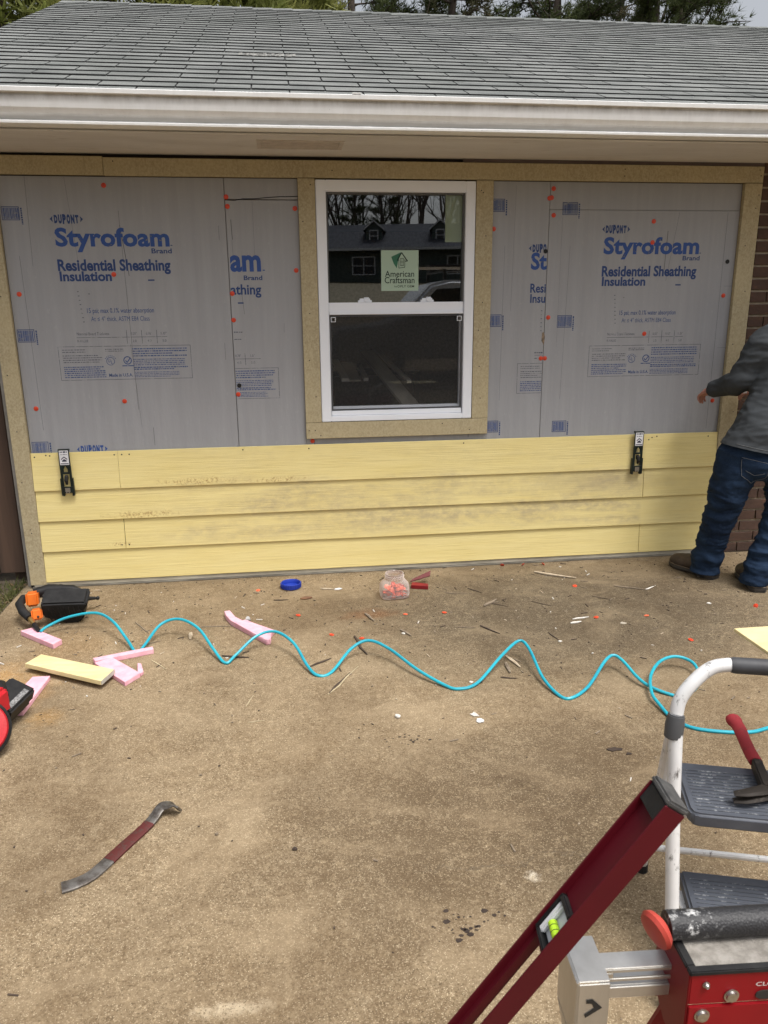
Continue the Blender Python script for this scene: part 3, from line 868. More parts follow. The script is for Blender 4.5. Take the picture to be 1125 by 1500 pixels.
mb = MB(); mb.box(-1.47, 2.72, 0.0, 0.0405, 0.000, 0.60); mb.build('sheathing_backing', DARK, house)

# --- window
win = link_mesh('window', None, house); win['label'] = 'white single hung window with a screen over its lower half'
mb = MB(); x0, x1, z0, z1 = 0.2105, 1.0705, 0.9065, 2.1765
IX0, IX1 = 0.264, 1.017
mb.box(x0, IX0, -0.010, 0.10, z0, z1); mb.box(IX1, x1, -0.010, 0.10, z0, z1)
mb.box(IX0, IX1, -0.010, 0.10, 2.119, z1); mb.box(IX0, IX1, -0.010, 0.10, z0, 0.938)
mb.build('frame', VINYL, win, bevel=0.003)
mb = MB(); mb.box(IX0 + .001, IX1 - .001, 0.004, 0.06, 1.505, 1.556); mb.box(IX0 + .001, IX1 - .001, -0.004, 0.05, 1.492, 1.505)
mb.build('meeting_rail', VINYL, win, bevel=0.002)
mb = MB(); a, b = IX0 + .001, IX1 - .001
mb.box(a, a + .008, 0.012, 0.06, 1.557, 2.118); mb.box(b - .008, b, 0.012, 0.06, 1.557, 2.118); mb.box(a + .008, b - .008, 0.012, 0.06, 2.110, 2.118)
mb.build('upper_sash', simple('sash_grey', (0.10, 0.10, 0.10), rough=0.5), win)
mb = MB(); mb.box(a, a + .011, 0.030, 0.075, 0.945, 1.491); mb.box(b - .011, b, 0.030, 0.075, 0.945, 1.491); mb.box(a + .011, b - .011, 0.030, 0.075, 0.945, 0.985)
mb.build('lower_sash', VINYL, win, bevel=0.002)
mb = MB(); mb.add([(a + .006, .034, 1.556), (b - .006, .034, 1.556), (b - .006, .034, 2.112), (a + .006, .034, 2.112)], [(0, 1, 2, 3)])
mb.build('glass_pane', m_glass('upper_glass', 3.2), win, recalc=False)
mb = MB(); mb.add([(a + .010, .052, .984), (b - .010, .052, .984), (b - .010, .052, 1.491), (a + .010, .052, 1.491)], [(0, 1, 2, 3)])
mb.build('glass_pane', m_glass('lower_glass', 1.45), win, recalc=False)
mb = MB(); s0, s1, t0, t1 = IX0 + .004, IX1 - .004, 0.966, 1.489
mb.add([(s0 + .008, .012, t0 + .008), (s1 - .008, .012, t0 + .008), (s1 - .008, .012, t1 - .008), (s0 + .008, .012, t1 - .008)], [(0, 1, 2, 3)])
mb.build('insect_screen', m_veil('screen_mesh', (0.075, 0.077, 0.080), 0.24, 0.8), win, recalc=False)
mb = MB()
mb.box(s0, s0 + .008, .008, .018, t0, t1); mb.box(s1 - .008, s1, .008, .018, t0, t1); mb.box(s0 + .008, s1 - .008, .008, .018, t0, t0 + .008); mb.box(s0 + .008, s1 - .008, .008, .018, t1 - .008, t1)
mb.build('screen_frame', simple('screen_grey', (0.075, 0.075, 0.08), rough=0.5), win)
mb = MB(); mb.box(IX0 + .003, IX1 - .003, 0.002, 0.028, 0.939, 0.965); mb.build('bottom_rail', VINYL, win, bevel=0.002)
for cx in (0.288, 0.994):
    mb = MB(); e = .013
    for q in ((-e, e, -e, -e + .003), (-e, e, e - .003, e), (-e, -e + .003, -e + .003, e - .003), (e - .003, e, -e + .003, e - .003)):
        mb.box(cx + q[0], cx + q[1], .004, .009, 1.466 + q[2], 1.466 + q[3])
    mb.build('screen_clip', VINYL, win)
for x0_, x1_ in ((0.428, 0.503), (0.776, 0.849)):
    mb = MB(); w = x1_ - x0_
    mb.box(x0_, x1_, .014, .030, 1.5565, 1.568); mb.box(x0_ + w*.12, x0_ + w*.88, .016, .030, 1.568, 1.577); mb.box(x0_ + w*.45, x0_ + w*.80, .018, .030, 1.577, 1.583)
    mb.lathe([(.008, 0), (.008, .008)], 10, 0, tr(x0_ + w*.55, .012, 1.5675) @ rot('X', 90)); mb.build('sash_lock', VINYL, win, bevel=.001)
STK = m_veil('sticker_film', (0.46, 0.60, 0.47), 0.80, 0.45)
def quad(x0, x1, z0, z1, y):
    m_ = MB(); m_.add([(x0, y, z0), (x1, y, z0), (x1, y, z1), (x0, y, z1)], [(0, 1, 2, 3)]); return m_
quad(0.559, 0.766, 1.616, 1.829, .0325).build('sticker', STK, win, recalc=False)
quad(0.913, 1.006, 1.871, 2.110, .0325).build('sticker', m_veil('sticker_back', (0.42, 0.52, 0.36), 0.45, 0.45), win, recalc=False)
p = Print(y=.0318)
p.text('American', .580, .742, 1.690, 1.722, bold=.008); p.text('Craftsman', .578, .744, 1.656, 1.690, bold=.008)
p.text('by', .632, .646, 1.632, 1.645); p.text('PLY GEM', .665, .742, 1.634, 1.646, bold=.01); p.ring(.655, 1.640, .0065, .002)
# small dormer emblem: dark side wall, white front with a paned window under a gable
p.poly([(.615, 1.795), (.668, 1.818), (.652, 1.770), (.645, 1.735), (.628, 1.760)], 1)
p.line(.648, 1.775, .672, 1.817, .006); p.line(.672, 1.817, .705, 1.772, .006); p.line(.705, 1.772, .692, 1.772, .004)
p.line(.657, 1.780, .657, 1.735, .003); p.line(.690, 1.782, .690, 1.740, .003); p.line(.657, 1.736, .690, 1.740, .003)
for xx in (.665, .674, .683): p.line(xx, 1.787, xx, 1.748, .0025)
for zz in (1.787, 1.768, 1.749): p.line(.665, zz, .683, zz, .0025)
p.build('sticker_print', [simple('sticker_ink', (0.012, 0.03, 0.02)), simple('sticker_green', (0.03, 0.16, 0.09))], win)

# lumber stored inside, seen through the lower sash
PALE = simple('pale_lumber', (0.62, 0.54, 0.42), (0.5, 0.42, 0.31), 9, 0.7, st=(1, .2, 1))
def beam_between(mb_, a, b, w, t, m=0):
    a = V(a); b = V(b); z = (b - a); L = z.length; z.normalize()
    x = z.cross(V((0, 0, 1))).normalized(); y = x.cross(z)
    mb_.box(-w/2, w/2, -t/2, t/2, 0, L, m, frame(a, x, -y, z))
lum = [((.799, .35, .914), (.653, 1.7, 1.19), .105, .02), ((.81, .62, 1.06), (.712, 1.8, 1.22), .030, .02), ((.408, .75, 1.066), (.401, 1.6, 1.134), .050, .02), ((.545, .75, 1.066), (.578, 1.5, 1.10), .030, .02), ((.474, .80, 1.055), (.489, 1.6, 1.115), .085, .012)]
PALE2 = simple('bright_lumber', (0.80, 0.74, 0.62), (0.70, 0.62, 0.5), 9, 0.7, st=(1, .2, 1))
LB = ['wide pale board seen through the screen, longest of the lumber inside', 'narrow pale strip right of the widest board behind the window screen', 'left board of the short stack behind the window screen', 'thin board at the right edge of the short stack behind the screen', 'brown panel between the two short boards behind the screen']
for i, (a, b, w, th) in enumerate(lum):
    mb = MB(); beam_between(mb, a, b, w, th)
    tag(mb.build('lumber', PALE2 if i < 4 else PALE), LB[i], 'board', 'lumber stored inside the garage')
mb = MB(); mb.box(.35, 1.05, 1.55, 1.9, 1.02, 1.045); mb.box(.60, .98, .40, .47, .885, .90)
for x in (.37, 1.03):
    mb.box(x - .02, x + .02, 1.60, 1.64, .002, 1.0198); mb.box(.61 + (x > 1)*.33, .64 + (x > 1)*.33, .42, .45, .002, .8848)
tag(mb.build('trestle', simple('bench_wood', (.10, .075, .05), rough=.8)), 'dark trestle under the lumber behind the lower window pane', 'trestle')

# --- brick wall at the right
bw = MB(); bw.box(2.7185, 6.6, 0.004, 0.0415, -0.003, 2.30); wall_brick = bw.build('brick_wall', MORTAR, house)
bm_ = []
for k in range(4):
    m_ = MB(); m_.box(-.0965, .0965, -.0085, .012, -.0285, .0285)
    for i, v in enumerate(m_.v): m_.v[i] = v + V((random.uniform(-.002, .002), random.uniform(-.0015, .0015), random.uniform(-.0015, .0015)))
    bm_.append(m_.mesh('brick', BRICK, bevel=.002, seg=1))
hb = MB(); hb.box(-.047, .047, -.0085, .012, -.0285, .0285); hbm = hb.mesh('brick', BRICK, bevel=.002, seg=1)
for r in range(33):
    z = 0.034 + r * 0.0697
    x = 2.722 + (.0 if r % 2 else .102)
    if r % 2 == 0:
        o = link_mesh('brick', hbm, wall_brick); o.location = (2.722 + .047, random.uniform(-.002, .001), z)
    for i in range(7):
        o = link_mesh('brick', random.choice(bm_), wall_brick)
        o.location = (x + .0965 + i * .203, random.uniform(-.002, .001), z)
        o.rotation_euler = (0, 0, random.choice((0, math.pi)) * 0)

# --- eaves
EX0, EX1 = -1.64, 6.8
mb = MB(); mb.box(EX0, EX1, -0.535, 0.03, 2.288, 2.300); sof = mb.build('soffit', SOFFIT, house)
mb = MB(); mb.box(EX0, EX1, -0.545, -0.505, 2.281, 2.2875); mb.build('soffit_edge', SOFFIT, house, bevel=.001, seg=1)
mb = MB(); mb.box(EX0, EX1, -0.533, -0.508, 2.3005, 2.43); mb.build('fascia', SOFFIT, house)
vt = MB(); x0, x1, y0, y1 = -.075, .335, -.40, -.20
vt.box(x0, x1, y0, y0 + .02, 2.2845, 2.288); vt.box(x0, x1, y1 - .02, y1, 2.2845, 2.288); vt.box(x0, x0 + .02, y0 + .02, y1 - .02, 2.2845, 2.288); vt.box(x1 - .02, x1, y0 + .02, y1 - .02, 2.2845, 2.288)
for k in range(10): vt.box(x0 + .02, x1 - .02, y0 + .026 + k*.0148, y0 + .032 + k*.0148, 2.2858, 2.288)
vt.build('soffit_vent', simple('vent_paint', (0.56, 0.50, 0.45), (0.46, 0.41, 0.37), 30, 0.7), sof)
# K-style gutter, open at the top
gp = [(-0.536, 2.293), (-0.602, 2.292), (-0.616, 2.296), (-0.617, 2.304), (-0.598, 2.312), (-0.588, 2.318), (-0.592, 2.326), (-0.612, 2.340), (-0.624, 2.356), (-0.628, 2.38), (-0.628, 2.400), (-0.621, 2.408), (-0.644, 2.411), (-0.646, 2.427), (-0.640, 2.430), (-0.628, 2.428), (-0.626, 2.404), (-0.614, 2.35), (-0.600, 2.32), (-0.585, 2.297), (-0.540, 2.297), (-0.538, 2.42), (-0.535, 2.42)]
mb = MB(); rings = []
n = 34
for i in range(n + 1):
    x = EX0 + (EX1 - EX0) * i / n
    s_ = 0.0022 * noise.noise(V((x*.9, 3.3, 0)))
    rings.append([(x, y, z + s_) for y, z in gp])
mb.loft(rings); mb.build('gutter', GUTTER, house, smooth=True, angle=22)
mb = MB(); mb.box(.352, .392, -.646, -.56, 2.4305, 2.437); mb.build('gutter_strap', simple('strap_white', (.8, .8, .79)), house, bevel=.001)

# --- roof: deck and shingle tabs
PITCH = math.atan(5/12); EY, EZ = -0.575, 2.428
RIDGE_S = 3.93
su = V((0, math.cos(PITCH), math.sin(PITCH))); sn = V((0, -math.sin(PITCH), math.cos(PITCH)))
def rp(x, s, h=0.0): return V((x, EY, EZ)) + su * s + sn * h
roof = MB()
rx0, rx1 = -1.64, 6.8
roof.add([rp(rx0, .0, -.02), rp(rx1, .0, -.02), rp(rx1, RIDGE_S, -.02), rp(rx0, RIDGE_S, -.02), rp(rx0, .0, 0), rp(rx1, .0, 0), rp(rx1, RIDGE_S, 0), rp(rx0, RIDGE_S, 0)],
         [(0, 3, 2, 1), (4, 5, 6, 7), (0, 1, 5, 4), (1, 2, 6, 5), (2, 3, 7, 6), (3, 0, 4, 7)])
r1 = rp(0, RIDGE_S)
ry, rz_ = r1.y, r1.z
roof.add([(rx0, ry, rz_), (rx1, ry, rz_), (rx1, ry*2 - EY, EZ), (rx0, ry*2 - EY, EZ), (rx0, ry, rz_ - .02), (rx1, ry, rz_ - .02), (rx1, ry*2 - EY, EZ - .02), (rx0, ry*2 - EY, EZ - .02)],
         [(0, 1, 2, 3), (7, 6, 5, 4), (0, 4, 5, 1), (1, 5, 6, 2), (2, 6, 7, 3), (3, 7, 4, 0)])
roof_o = roof.build('roof', ROOF_EDGE, house)
mb = MB()
for x in (rx0 + .05, rx1 - .15): mb.add([(x, EY + .1, EZ - .02), (x, ry, rz_ - .05), (x, ry*2 - EY - .1, EZ - .02), (x + .1, EY + .1, EZ - .02), (x + .1, ry, rz_ - .05), (x + .1, ry*2 - EY - .1, EZ - .02)], [(0, 1, 2), (5, 4, 3), (0, 3, 4, 1), (1, 4, 5, 2), (2, 5, 3, 0)])
mb.build('gable_wall', SOFFIT, house)
EXPO = 0.128; TABW = 0.3333
def tab_verts(w, j=None):
    """one tab lying in the roof plane, thick black butt edge at its lower end"""
    j = j or random
    c = j.uniform(-.0025, .0025); d = j.uniform(-.0025, .0025); lift = j.uniform(0, .0022)
    L = EXPO + .012
    vs = [(0, c, .0030 + lift), (w, d, .0030 + lift + j.uniform(-.001, .001)), (w, L, .0025), (0, L, .0025),
          (0, c, .0100 + lift), (w, d, .0100 + lift), (w, L, .0045), (0, L, .0045)]
    return vs, [(4, 5, 6, 7), (0, 1, 5, 4), (1, 2, 6, 5), (3, 0, 4, 7)], [0, 1, 1, 1]
RM = frame((0, EY, EZ), V((1, 0, 0)), su, sn)
tabs = []
nrow = int(RIDGE_S / EXPO)
for r in range(nrow):
    off = (TABW / 2) * (r % 2) + random.uniform(-.006, .006) + .06
    n = int((rx1 - rx0) / TABW) + 2
    for i in range(-1, n):
        xa = rx0 + off + (i) * TABW; xb = xa + TABW - .007
        xa = max(xa, rx0 + .001); xb = min(xb, rx1)
        if xb - xa < .03: continue
        tabs.append((xa, xb, r))
def seen(tb):
    xa, xb, r = tb
    s_ = r * EXPO; P = rp((xa + xb) / 2, s_) - CAM
    d = P.dot(CF); u = P.dot(CR) / d * 1121
    return abs(u) < 600, d
vis = sorted([(seen(tb)[1], i) for i, tb in enumerate(tabs) if seen(tb)[0]])[:298]
singles = set(i for _, i in vis)
protos = []
for k in range(6):
    m_ = MB(); vs, fs, ms = tab_verts(TABW - .007); m_.add(vs, fs); m_.m = ms
    protos.append(m_.mesh('shingle', [ROOF, ROOF_EDGE], recalc=False))
rest = MB()
for i, (xa, xb, r) in enumerate(tabs):
    if i in singles:
        o = link_mesh('shingle', random.choice(protos), roof_o)
        sx_ = (xb - xa) / (TABW - .007)
        o.matrix_local = RM @ tr(xa, r*EXPO + random.uniform(-.002, .002), 0) @ Matrix.Diagonal((sx_, 1, 1, 1))
    else:
        vs, fs, ms = tab_verts(xb - xa); b = len(rest.v)
        rest.add([(x + xa, y + r*EXPO, z) for x, y, z in vs], fs, 0, RM); rest.m[-4:] = ms
tag(rest.build('shingles', [ROOF, ROOF_EDGE], roof_o, recalc=False), kind='stuff')
# ridge caps
capm = MB(); capm.add([(0, -.13, -.047), (0, 0, .007), (0, .13, -.047), (.21, -.13, -.053), (.21, 0, .001), (.21, .13, -.053), (0, -.13, -.053), (0, 0, .001), (0, .13, -.053)], [(0, 3, 4, 1), (1, 4, 5, 2), (0, 1, 7, 6), (1, 2, 8, 7)])
capm.m = [0, 0, 1, 1]
rcm = capm.mesh('ridge_cap', [ROOF, ROOF_EDGE], recalc=False)
k = 0; x = rx0
while x < rx1:
    o = link_mesh('ridge_cap', rcm, roof_o); o.location = (x + .2, ry, rz_ + .007 + random.uniform(-.001, .001)); o.rotation_euler = (random.uniform(-.01, .01), 0, math.pi); x += .165
# patch of torn shingle and flecks on the slope
mb = MB()
for i in range(16):
    x = -.15 + .28 * i / 15 + random.uniform(-.01, .01); s_ = 1.15 + random.uniform(-.015, .015); w = random.uniform(.008, .022)
    mb.add([rp(x - w, s_, .012), rp(x + w, s_ - .006, .012), rp(x + w*.8, s_ + .012, .022), rp(x - w*.7, s_ + .01, .02)], [(0, 1, 2, 3)])
mb.build('torn_shingle_bits', simple('bleached_bits', (.33, .33, .31), (.10, .10, .095), 60, .9), roof_o, recalc=False)


# ------------------------------------------------------------------ fence at the left corner
FENCE = simple('dark_fence_wood', (0.11, 0.066, 0.044), (0.042, 0.026, 0.019), 9, 0.85, bump=0.5, bscale=22, bdist=0.006, st=(1, 1, 0.07))
fence = thing('fence', 'dark brown upright board fence at the left corner of the house', 'fence', (-1.6, .16, 0))
x = -1.545
for i in range(14):
    m_ = MB(); w = .138
    m_.box(-w, 0, random.uniform(-.003, .003), .02, .035 + random.uniform(-.01, .01), 1.88 + random.uniform(-.012, .012))
    o = m_.build('board', FENCE, fence, bevel=.003, seg=1); o.location = (x + 1.6, 0, 0); x -= w + .006
for z in (.35, 1.0, 1.6):
    m_ = MB(); m_.box(-2.0, .03, .021, .06, z, z + .09); m_.build('rail', FENCE, fence)
for px in (.02, -1.2, -2.0):
    m_ = MB(); m_.box(px - .045, px + .045, .061, .15, -.1, 1.85); m_.build('post', FENCE, fence)

# ------------------------------------------------------------------ person
def organic(name, chains, voxel, mat, parent=None, smooth=6, wrinkle=None, balls=(), boxes=(), clip=None):
    """limbs and masses melted into one continuous surface"""
    m_ = MB()
    for ch in chains:
        pts = [V(p) for p, r in ch]; rs = [r for p, r in ch]
        n = len(pts)
        # densify with smooth radii and round ends
        P = spline(pts, 6); R = []
        for i in range(n - 1):
            for k in range(6): R.append(rs[i] + (rs[i+1] - rs[i]) * (k / 6))
        R.append(rs[-1])
        m_.tube(P, R, 16)
        for e, r in ((0, rs[0]), (-1, rs[-1])): m_.ball(pts[e], r * .995, 0, 16, 10)
    for c, r in balls: m_.ball(c, r, 0, 18, 12)
    for b in boxes: m_.box(*b)
    me = m_.mesh(name, mat)
    o = link_mesh(name, me)
    md = o.modifiers.new('Remesh', 'REMESH'); md.mode = 'VOXEL'; md.voxel_size = voxel
    sm = o.modifiers.new('Smooth', 'SMOOTH'); sm.factor = 0.5; sm.iterations = smooth
    dg = bpy.context.evaluated_depsgraph_get()
    me2 = bpy.data.meshes.new_from_object(o.evaluated_get(dg))
    bpy.data.objects.remove(o); bpy.data.meshes.remove(me)
    if wrinkle:
        ns = [v.normal.copy() for v in me2.vertices]
        for v, nn in zip(me2.vertices, ns): v.co += nn * wrinkle(v.co)
    if clip:
        bm = bmesh.new(); bm.from_mesh(me2)
        for co, no in clip:
            bmesh.ops.bisect_plane(bm, geom=bm.verts[:] + bm.edges[:] + bm.faces[:], plane_co=co, plane_no=no, clear_outer=True)
        bm.to_mesh(me2); bm.free()
    me2.name = name
    me2.polygons.foreach_set('use_smooth', [True] * len(me2.polygons))
    if not me2.materials: me2.materials.append(mat)
    o = link_mesh(name, me2, parent)
    return o

PX, PY = 2.5, -.5
person = thing('person', 'person in grey shirt and blue jeans facing the wall, left hand reaching to it', 'person', (PX, PY, 0))
def L(*p): return V(p) - V((PX, PY, 0))
SKIN = simple('skin', (0.40, 0.20, 0.15), (0.33, 0.14, 0.10), 25, 0.55)
HIPL, HIPR = (2.455, -.50, .74), (2.63, -.565, .745)
KNL, ANL = (2.425, -.47, .42), (2.375, -.375, .09)
KNR, ANR = (2.675, -.585, .41), (2.572, -.615, .09)
CHEST = (2.695, -.46, 1.24); WAIST = (2.62, -.52, .90)
SHL, ELL, WRL = (2.585, -.435, 1.345), (2.475, -.385, 1.125), (2.450, -.215, 1.062)
SHR, ELR, WRR = (2.885, -.41, 1.36), (2.93, -.33, 1.12), (2.80, -.13, 1.02)
HEAD = (2.775, -.39, 1.60)
hd = V(HEAD)
def hand(w, d, down, side, s=1.0):
    """palm and five bent fingers; w wrist, d pointing direction, down curl direction, side thumb direction"""
    w = V(w); d = V(d).normalized(); dn = V(down); dn = (dn - d*dn.dot(d)).normalized(); sd_ = d.cross(dn).normalized() * side
    out = [[(L(*(w)), .026*s), (L(*(w + d*.035)), .027*s), (L(*(w + d*.075)), .024*s)],
           [(L(*(w + d*.03 + sd_*.018)), .016*s), (L(*(w + d*.08 + sd_*.024)), .016*s)], [(L(*(w + d*.03 - sd_*.018)), .016*s), (L(*(w + d*.075 - sd_*.026)), .015*s)]]
    for k, ln in enumerate((.072, .080, .075, .058)):
        b = w + d*.080 + sd_*(.031 - .0205*k)
        p1 = b + (d*.9 + dn*.35).normalized()*ln*.45
        p2 = p1 + (d*.45 + dn*.9).normalized()*ln*.32
        p3 = p2 + (d*.0 + dn*1.0).normalized()*ln*.25
        out.append([(L(*b), .0092*s), (L(*p1), .0088*s), (L(*p2), .0080*s), (L(*p3), .0068*s)])
    t0 = w + d*.022 + sd_*.026; t1 = t0 + (d*.6 + sd_*.8 + dn*.2).normalized()*.036; t2 = t1 + (d*.85 + sd_*.2 + dn*.5).normalized()*.034
    out.append([(L(*t0), .0125*s), (L(*t1), .0105*s), (L(*t2), .0085*s)])
    return out
LH = hand(WRL, (-.34, .86, -.30), (.1, .1, -1), -1, .92)
RH = hand(WRR, (-.55, .25, .1), (-.1, .4, -1), 1)
body_ch = [
    [(L(*WAIST), .105), (L(2.65, -.495, 1.05), .115), (L(*CHEST), .12), (L(2.735, -.43, 1.36), .085)],
    [(L(*HIPL), .085), (L(*KNL), .055), (L(*ANL), .038)], [(L(*HIPR), .085), (L(*KNR), .055), (L(*ANR), .038)],
    [(L(*WAIST), .105), (L(2.585, -.53, .80), .115)],
    [(L(2.735, -.43, 1.36), .07), (L(2.76, -.405, 1.46), .053), (L(2.772, -.395, 1.53), .052)],
    [(L(2.735, -.43, 1.345), .07), (L(*SHL), .058), (L(*ELL), .042), (L(*WRL), .027)],
    [(L(2.735, -.43, 1.345), .07), (L(*SHR), .058), (L(*ELR), .042), (L(*WRR), .027)]] + LH + RH
fwd = V((-.12, 1, -.08)).normalized(); rgt = fwd.cross(V((0, 0, 1))).normalized(); upv = rgt.cross(fwd)
def hp(a, b, c): return L(*(hd + rgt*a + fwd*b + upv*c))
head_balls = [(hp(0, -.012, .03), (.077, .093, .092)), (hp(0, .035, -.035), (.058, .055, .07)), (hp(0, .045, -.075), (.035, .03, .025)),
              (hp(0, .098, -.012), (.013, .016, .018)), (hp(0, .088, .012), (.010, .014, .026)), (hp(-.076, -.005, -.005), (.010, .020, .032)), (hp(.076, -.005, -.005), (.010, .020, .032)),
              (hp(0, .078, .034), (.055, .016, .012)), (hp(0, .086, -.045), (.024, .010, .006)), (hp(0, .084, -.056), (.021, .010, .006))]
body = organic('body', body_ch, .0055, SKIN, person, smooth=2, balls=head_balls)
eye_m = simple('eye', (0.75, 0.74, 0.72), rough=.2); iris = simple('iris', (.05, .03, .02), rough=.2)
for sx_ in (-1, 1):
    m_ = MB(); m_.ball(hp(sx_*.031, .074, .014), .0125, 0, 12, 8); m_.ball(hp(sx_*.031, .0842, .014), (.005, .0034, .005), 1, 10, 6)
    m_.build('eye', [eye_m, iris], person, smooth=True)
organic('hair', [], .006, simple('brown_hair', (.05, .03, .02), (.03, .02, .015), 60, .7), person, smooth=2, balls=[(hp(0, -.022, .042), (.083, .094, .093)), (hp(0, -.06, -.01), (.068, .052, .07))],
        wrinkle=lambda c: .003*noise.noise(c*60))

def cloth_noise(a1, s1, a2, s2, zs=1.0):
    def f(c):
        q = V((c.x*s1, c.y*s1, c.z*s1*zs)); q2 = V((c.x*s2 + 5, c.y*s2, c.z*s2*zs*1.3))
        n1 = 1 - abs(noise.noise(q + V((noise.noise(q*.6), 0, 0)))) * 2
        n2 = 1 - abs(noise.noise(q2)) * 2
        return a1*(n1 - .45) + a2*(n2 - .45)
    return f
SHIRT = NT('grey_shirt')
_f = SHIRT.rng(SHIRT.noise(5, 5), .3, .7)
_c = SHIRT.mix(_f, (.040, .045, .050), (.048, .053, .058))
_c = SHIRT.mix(SHIRT.rng(SHIRT.noise(380, 2), .5, .7, 0, .4), _c, (.08, .084, .088))
SHIRT.col(_c); SHIRT.rough(.92); SHIRT.p.inputs['Specular IOR Level'].default_value = .15
SHIRT.bump(SHIRT.noise(9, 3, .5, (.7, .7, 1.8), .9), .2, .012); SHIRT = SHIRT.mat
sh_ch = [
    [(L(2.480, -.52, .735), .156), (L(2.535, -.525, .86), .142), (L(2.615, -.50, 1.02), .135), (L(2.69, -.46, 1.24), .135), (L(2.735, -.43, 1.36), .095)],
    [(L(2.60, -.55, .735), .150), (L(2.66, -.52, .88), .138), (L(2.73, -.47, 1.15), .13), (L(2.775, -.44, 1.27), .12)],
    [(L(2.735, -.43, 1.37), .08), (L(2.585, -.435, 1.352), .078), (L(2.53, -.41, 1.235), .078), (L(*ELL), .068), (L(2.465, -.30, 1.093), .060), (L(2.440, -.215, 1.066), .048)],
    [(L(2.58, -.43, 1.33), .08), (L(2.60, -.45, 1.18), .085)],
    [(L(2.735, -.43, 1.37), .08), (L(*SHR), .075), (L(*ELR), .062), (L(2.84, -.20, 1.05), .046)],
    [(L(2.745, -.425, 1.40), .072), (L(2.755, -.41, 1.435), .066)]]
shirt = organic('shirt', sh_ch, .008, SHIRT, person, smooth=5, wrinkle=cloth_noise(.010, 5.5, .004, 13, 1.9), clip=[(L(2.36, -.5, .800), V((-.20, .0, -1))), (L(2.755, -.41, 1.44), V((0, 0, 1)))])
# hem band
jn = [
    [(L(2.485, -.515, .80), .100), (L(*HIPL), .118), (L(2.428, -.49, .58), .106), (L(2.408, -.465, .42), .088), (L(2.395, -.425, .25), .079), (L(2.385, -.40, .10), .080), (L(2.383, -.395, .04), .078)],
    [(L(2.60, -.55, .80), .100), (L(*HIPR), .120), (L(2.68, -.58, .58), .098), (L(*KNR), .083), (L(2.625, -.60, .25), .078), (L(2.575, -.615, .11), .082), (L(2.566, -.615, .045), .082)],
    [(L(2.54, -.525, .85), .085), (L(2.53, -.53, .78), .108)],
    [(L(2.47, -.55, .70), .085), (L(2.54, -.575, .70), .09)], [(L(2.66, -.61, .70), .09), (L(2.69, -.60, .70), .085)]]
def jean_w(c):
    base = cloth_noise(.013, 6.5, .006, 14, 2.4)(c)
    z = c.z
    amt = 1.0 if z < .62 else .45
    stack = .006 * math.sin(z*62 + 2.5*noise.noise(c*7)) * max(0, min(1, (.34 - z)/.2))
    return base*amt + stack
jeans = organic('jeans', jn, .008, DENIM, person, smooth=6, wrinkle=jean_w, clip=[(L(2.5, -.5, .035), V((0, 0, -1)))])
# back pocket and stitching, lifted off the cloth
def patch_from(o, name, poly, off, mat, parent):
    """faces of a garment seen from behind inside a wall-parallel outline, set proud of it"""
    bm = bmesh.new(); bm.from_mesh(o.data)
    def inside(x, z):
        c = False; n_ = len(poly)
        for i in range(n_):
            x1, z1 = poly[i]; x2, z2 = poly[(i+1) % n_]
            if (z1 > z) != (z2 > z) and x < (x2 - x1)*(z - z1)/(z2 - z1) + x1: c = not c
        return c
    keep = [f for f in bm.faces if f.normal.y < -.05 and inside(f.calc_center_median().x + PX, f.calc_center_median().z)]
    ks = set(keep)
    bmesh.ops.delete(bm, geom=[f for f in bm.faces if f not in ks], context='FACES')
    for v in bm.verts: v.co += v.normal * off
    if bm.faces: bmesh.ops.solidify(bm, geom=bm.faces[:], thickness=off*.8)
    me = bpy.data.meshes.new(name); bm.to_mesh(me); bm.free()
    me.materials.clear(); me.materials.append(mat)
    me.polygons.foreach_set('use_smooth', [True]*len(me.polygons))
    return link_mesh(name, me, parent)
pk = [(2.40, .745), (2.525, .715), (2.525, .635), (2.475, .600), (2.41, .645)]
patch_from(jeans, 'back_pocket', pk, .003, DENIM, person)
STITCH = simple('stitching', (0.16, 0.17, 0.19), rough=.8)
def surf_y(o, x, z):
    """surface of a garment behind the wall-parallel point"""
    ok, loc, nn, idx = o.ray_cast(V((x - PX, -2.0, z)), V((0, 1, 0)))
    return (loc, nn) if ok else (None, None)
def stitch(o, name, pts, r, mat, parent, off=.004):
    P = []
    for i in range(len(pts) - 1):
        for k in range(10):
            t = k / 10; x_ = pts[i][0] + (pts[i+1][0] - pts[i][0])*t; z_ = pts[i][1] + (pts[i+1][1] - pts[i][1])*t
            loc, nn = surf_y(o, x_, z_)
            if loc is not None: P.append(loc + nn*off)
    if len(P) > 3:
        m_ = MB(); m_.tube(P, r, 5); return m_.build(name, mat, parent, smooth=True)
bpy.context.view_layer.update()
stitch(jeans, 'pocket_stitching', pk + [pk[0]], .0011, STITCH, person)
stitch(jeans, 'pocket_stitching', [(2.425, .675), (2.47, .650), (2.515, .665)], .0011, STITCH, person)
stitch(shirt, 'hem_stitching', [(2.37, .815), (2.44, .800), (2.52, .784), (2.60, .768), (2.70, .748)], .0014, simple('hem_thread', (.13, .135, .14), rough=.9), person, .001)
LEATHER = simple('boot_leather', (0.070, 0.047, 0.032), (0.040, 0.027, 0.020), 14, .6, bump=.3, bscale=60)
SOLE = simple('boot_sole', (0.065, 0.055, 0.045), (0.03, 0.027, 0.024), 20, .8)
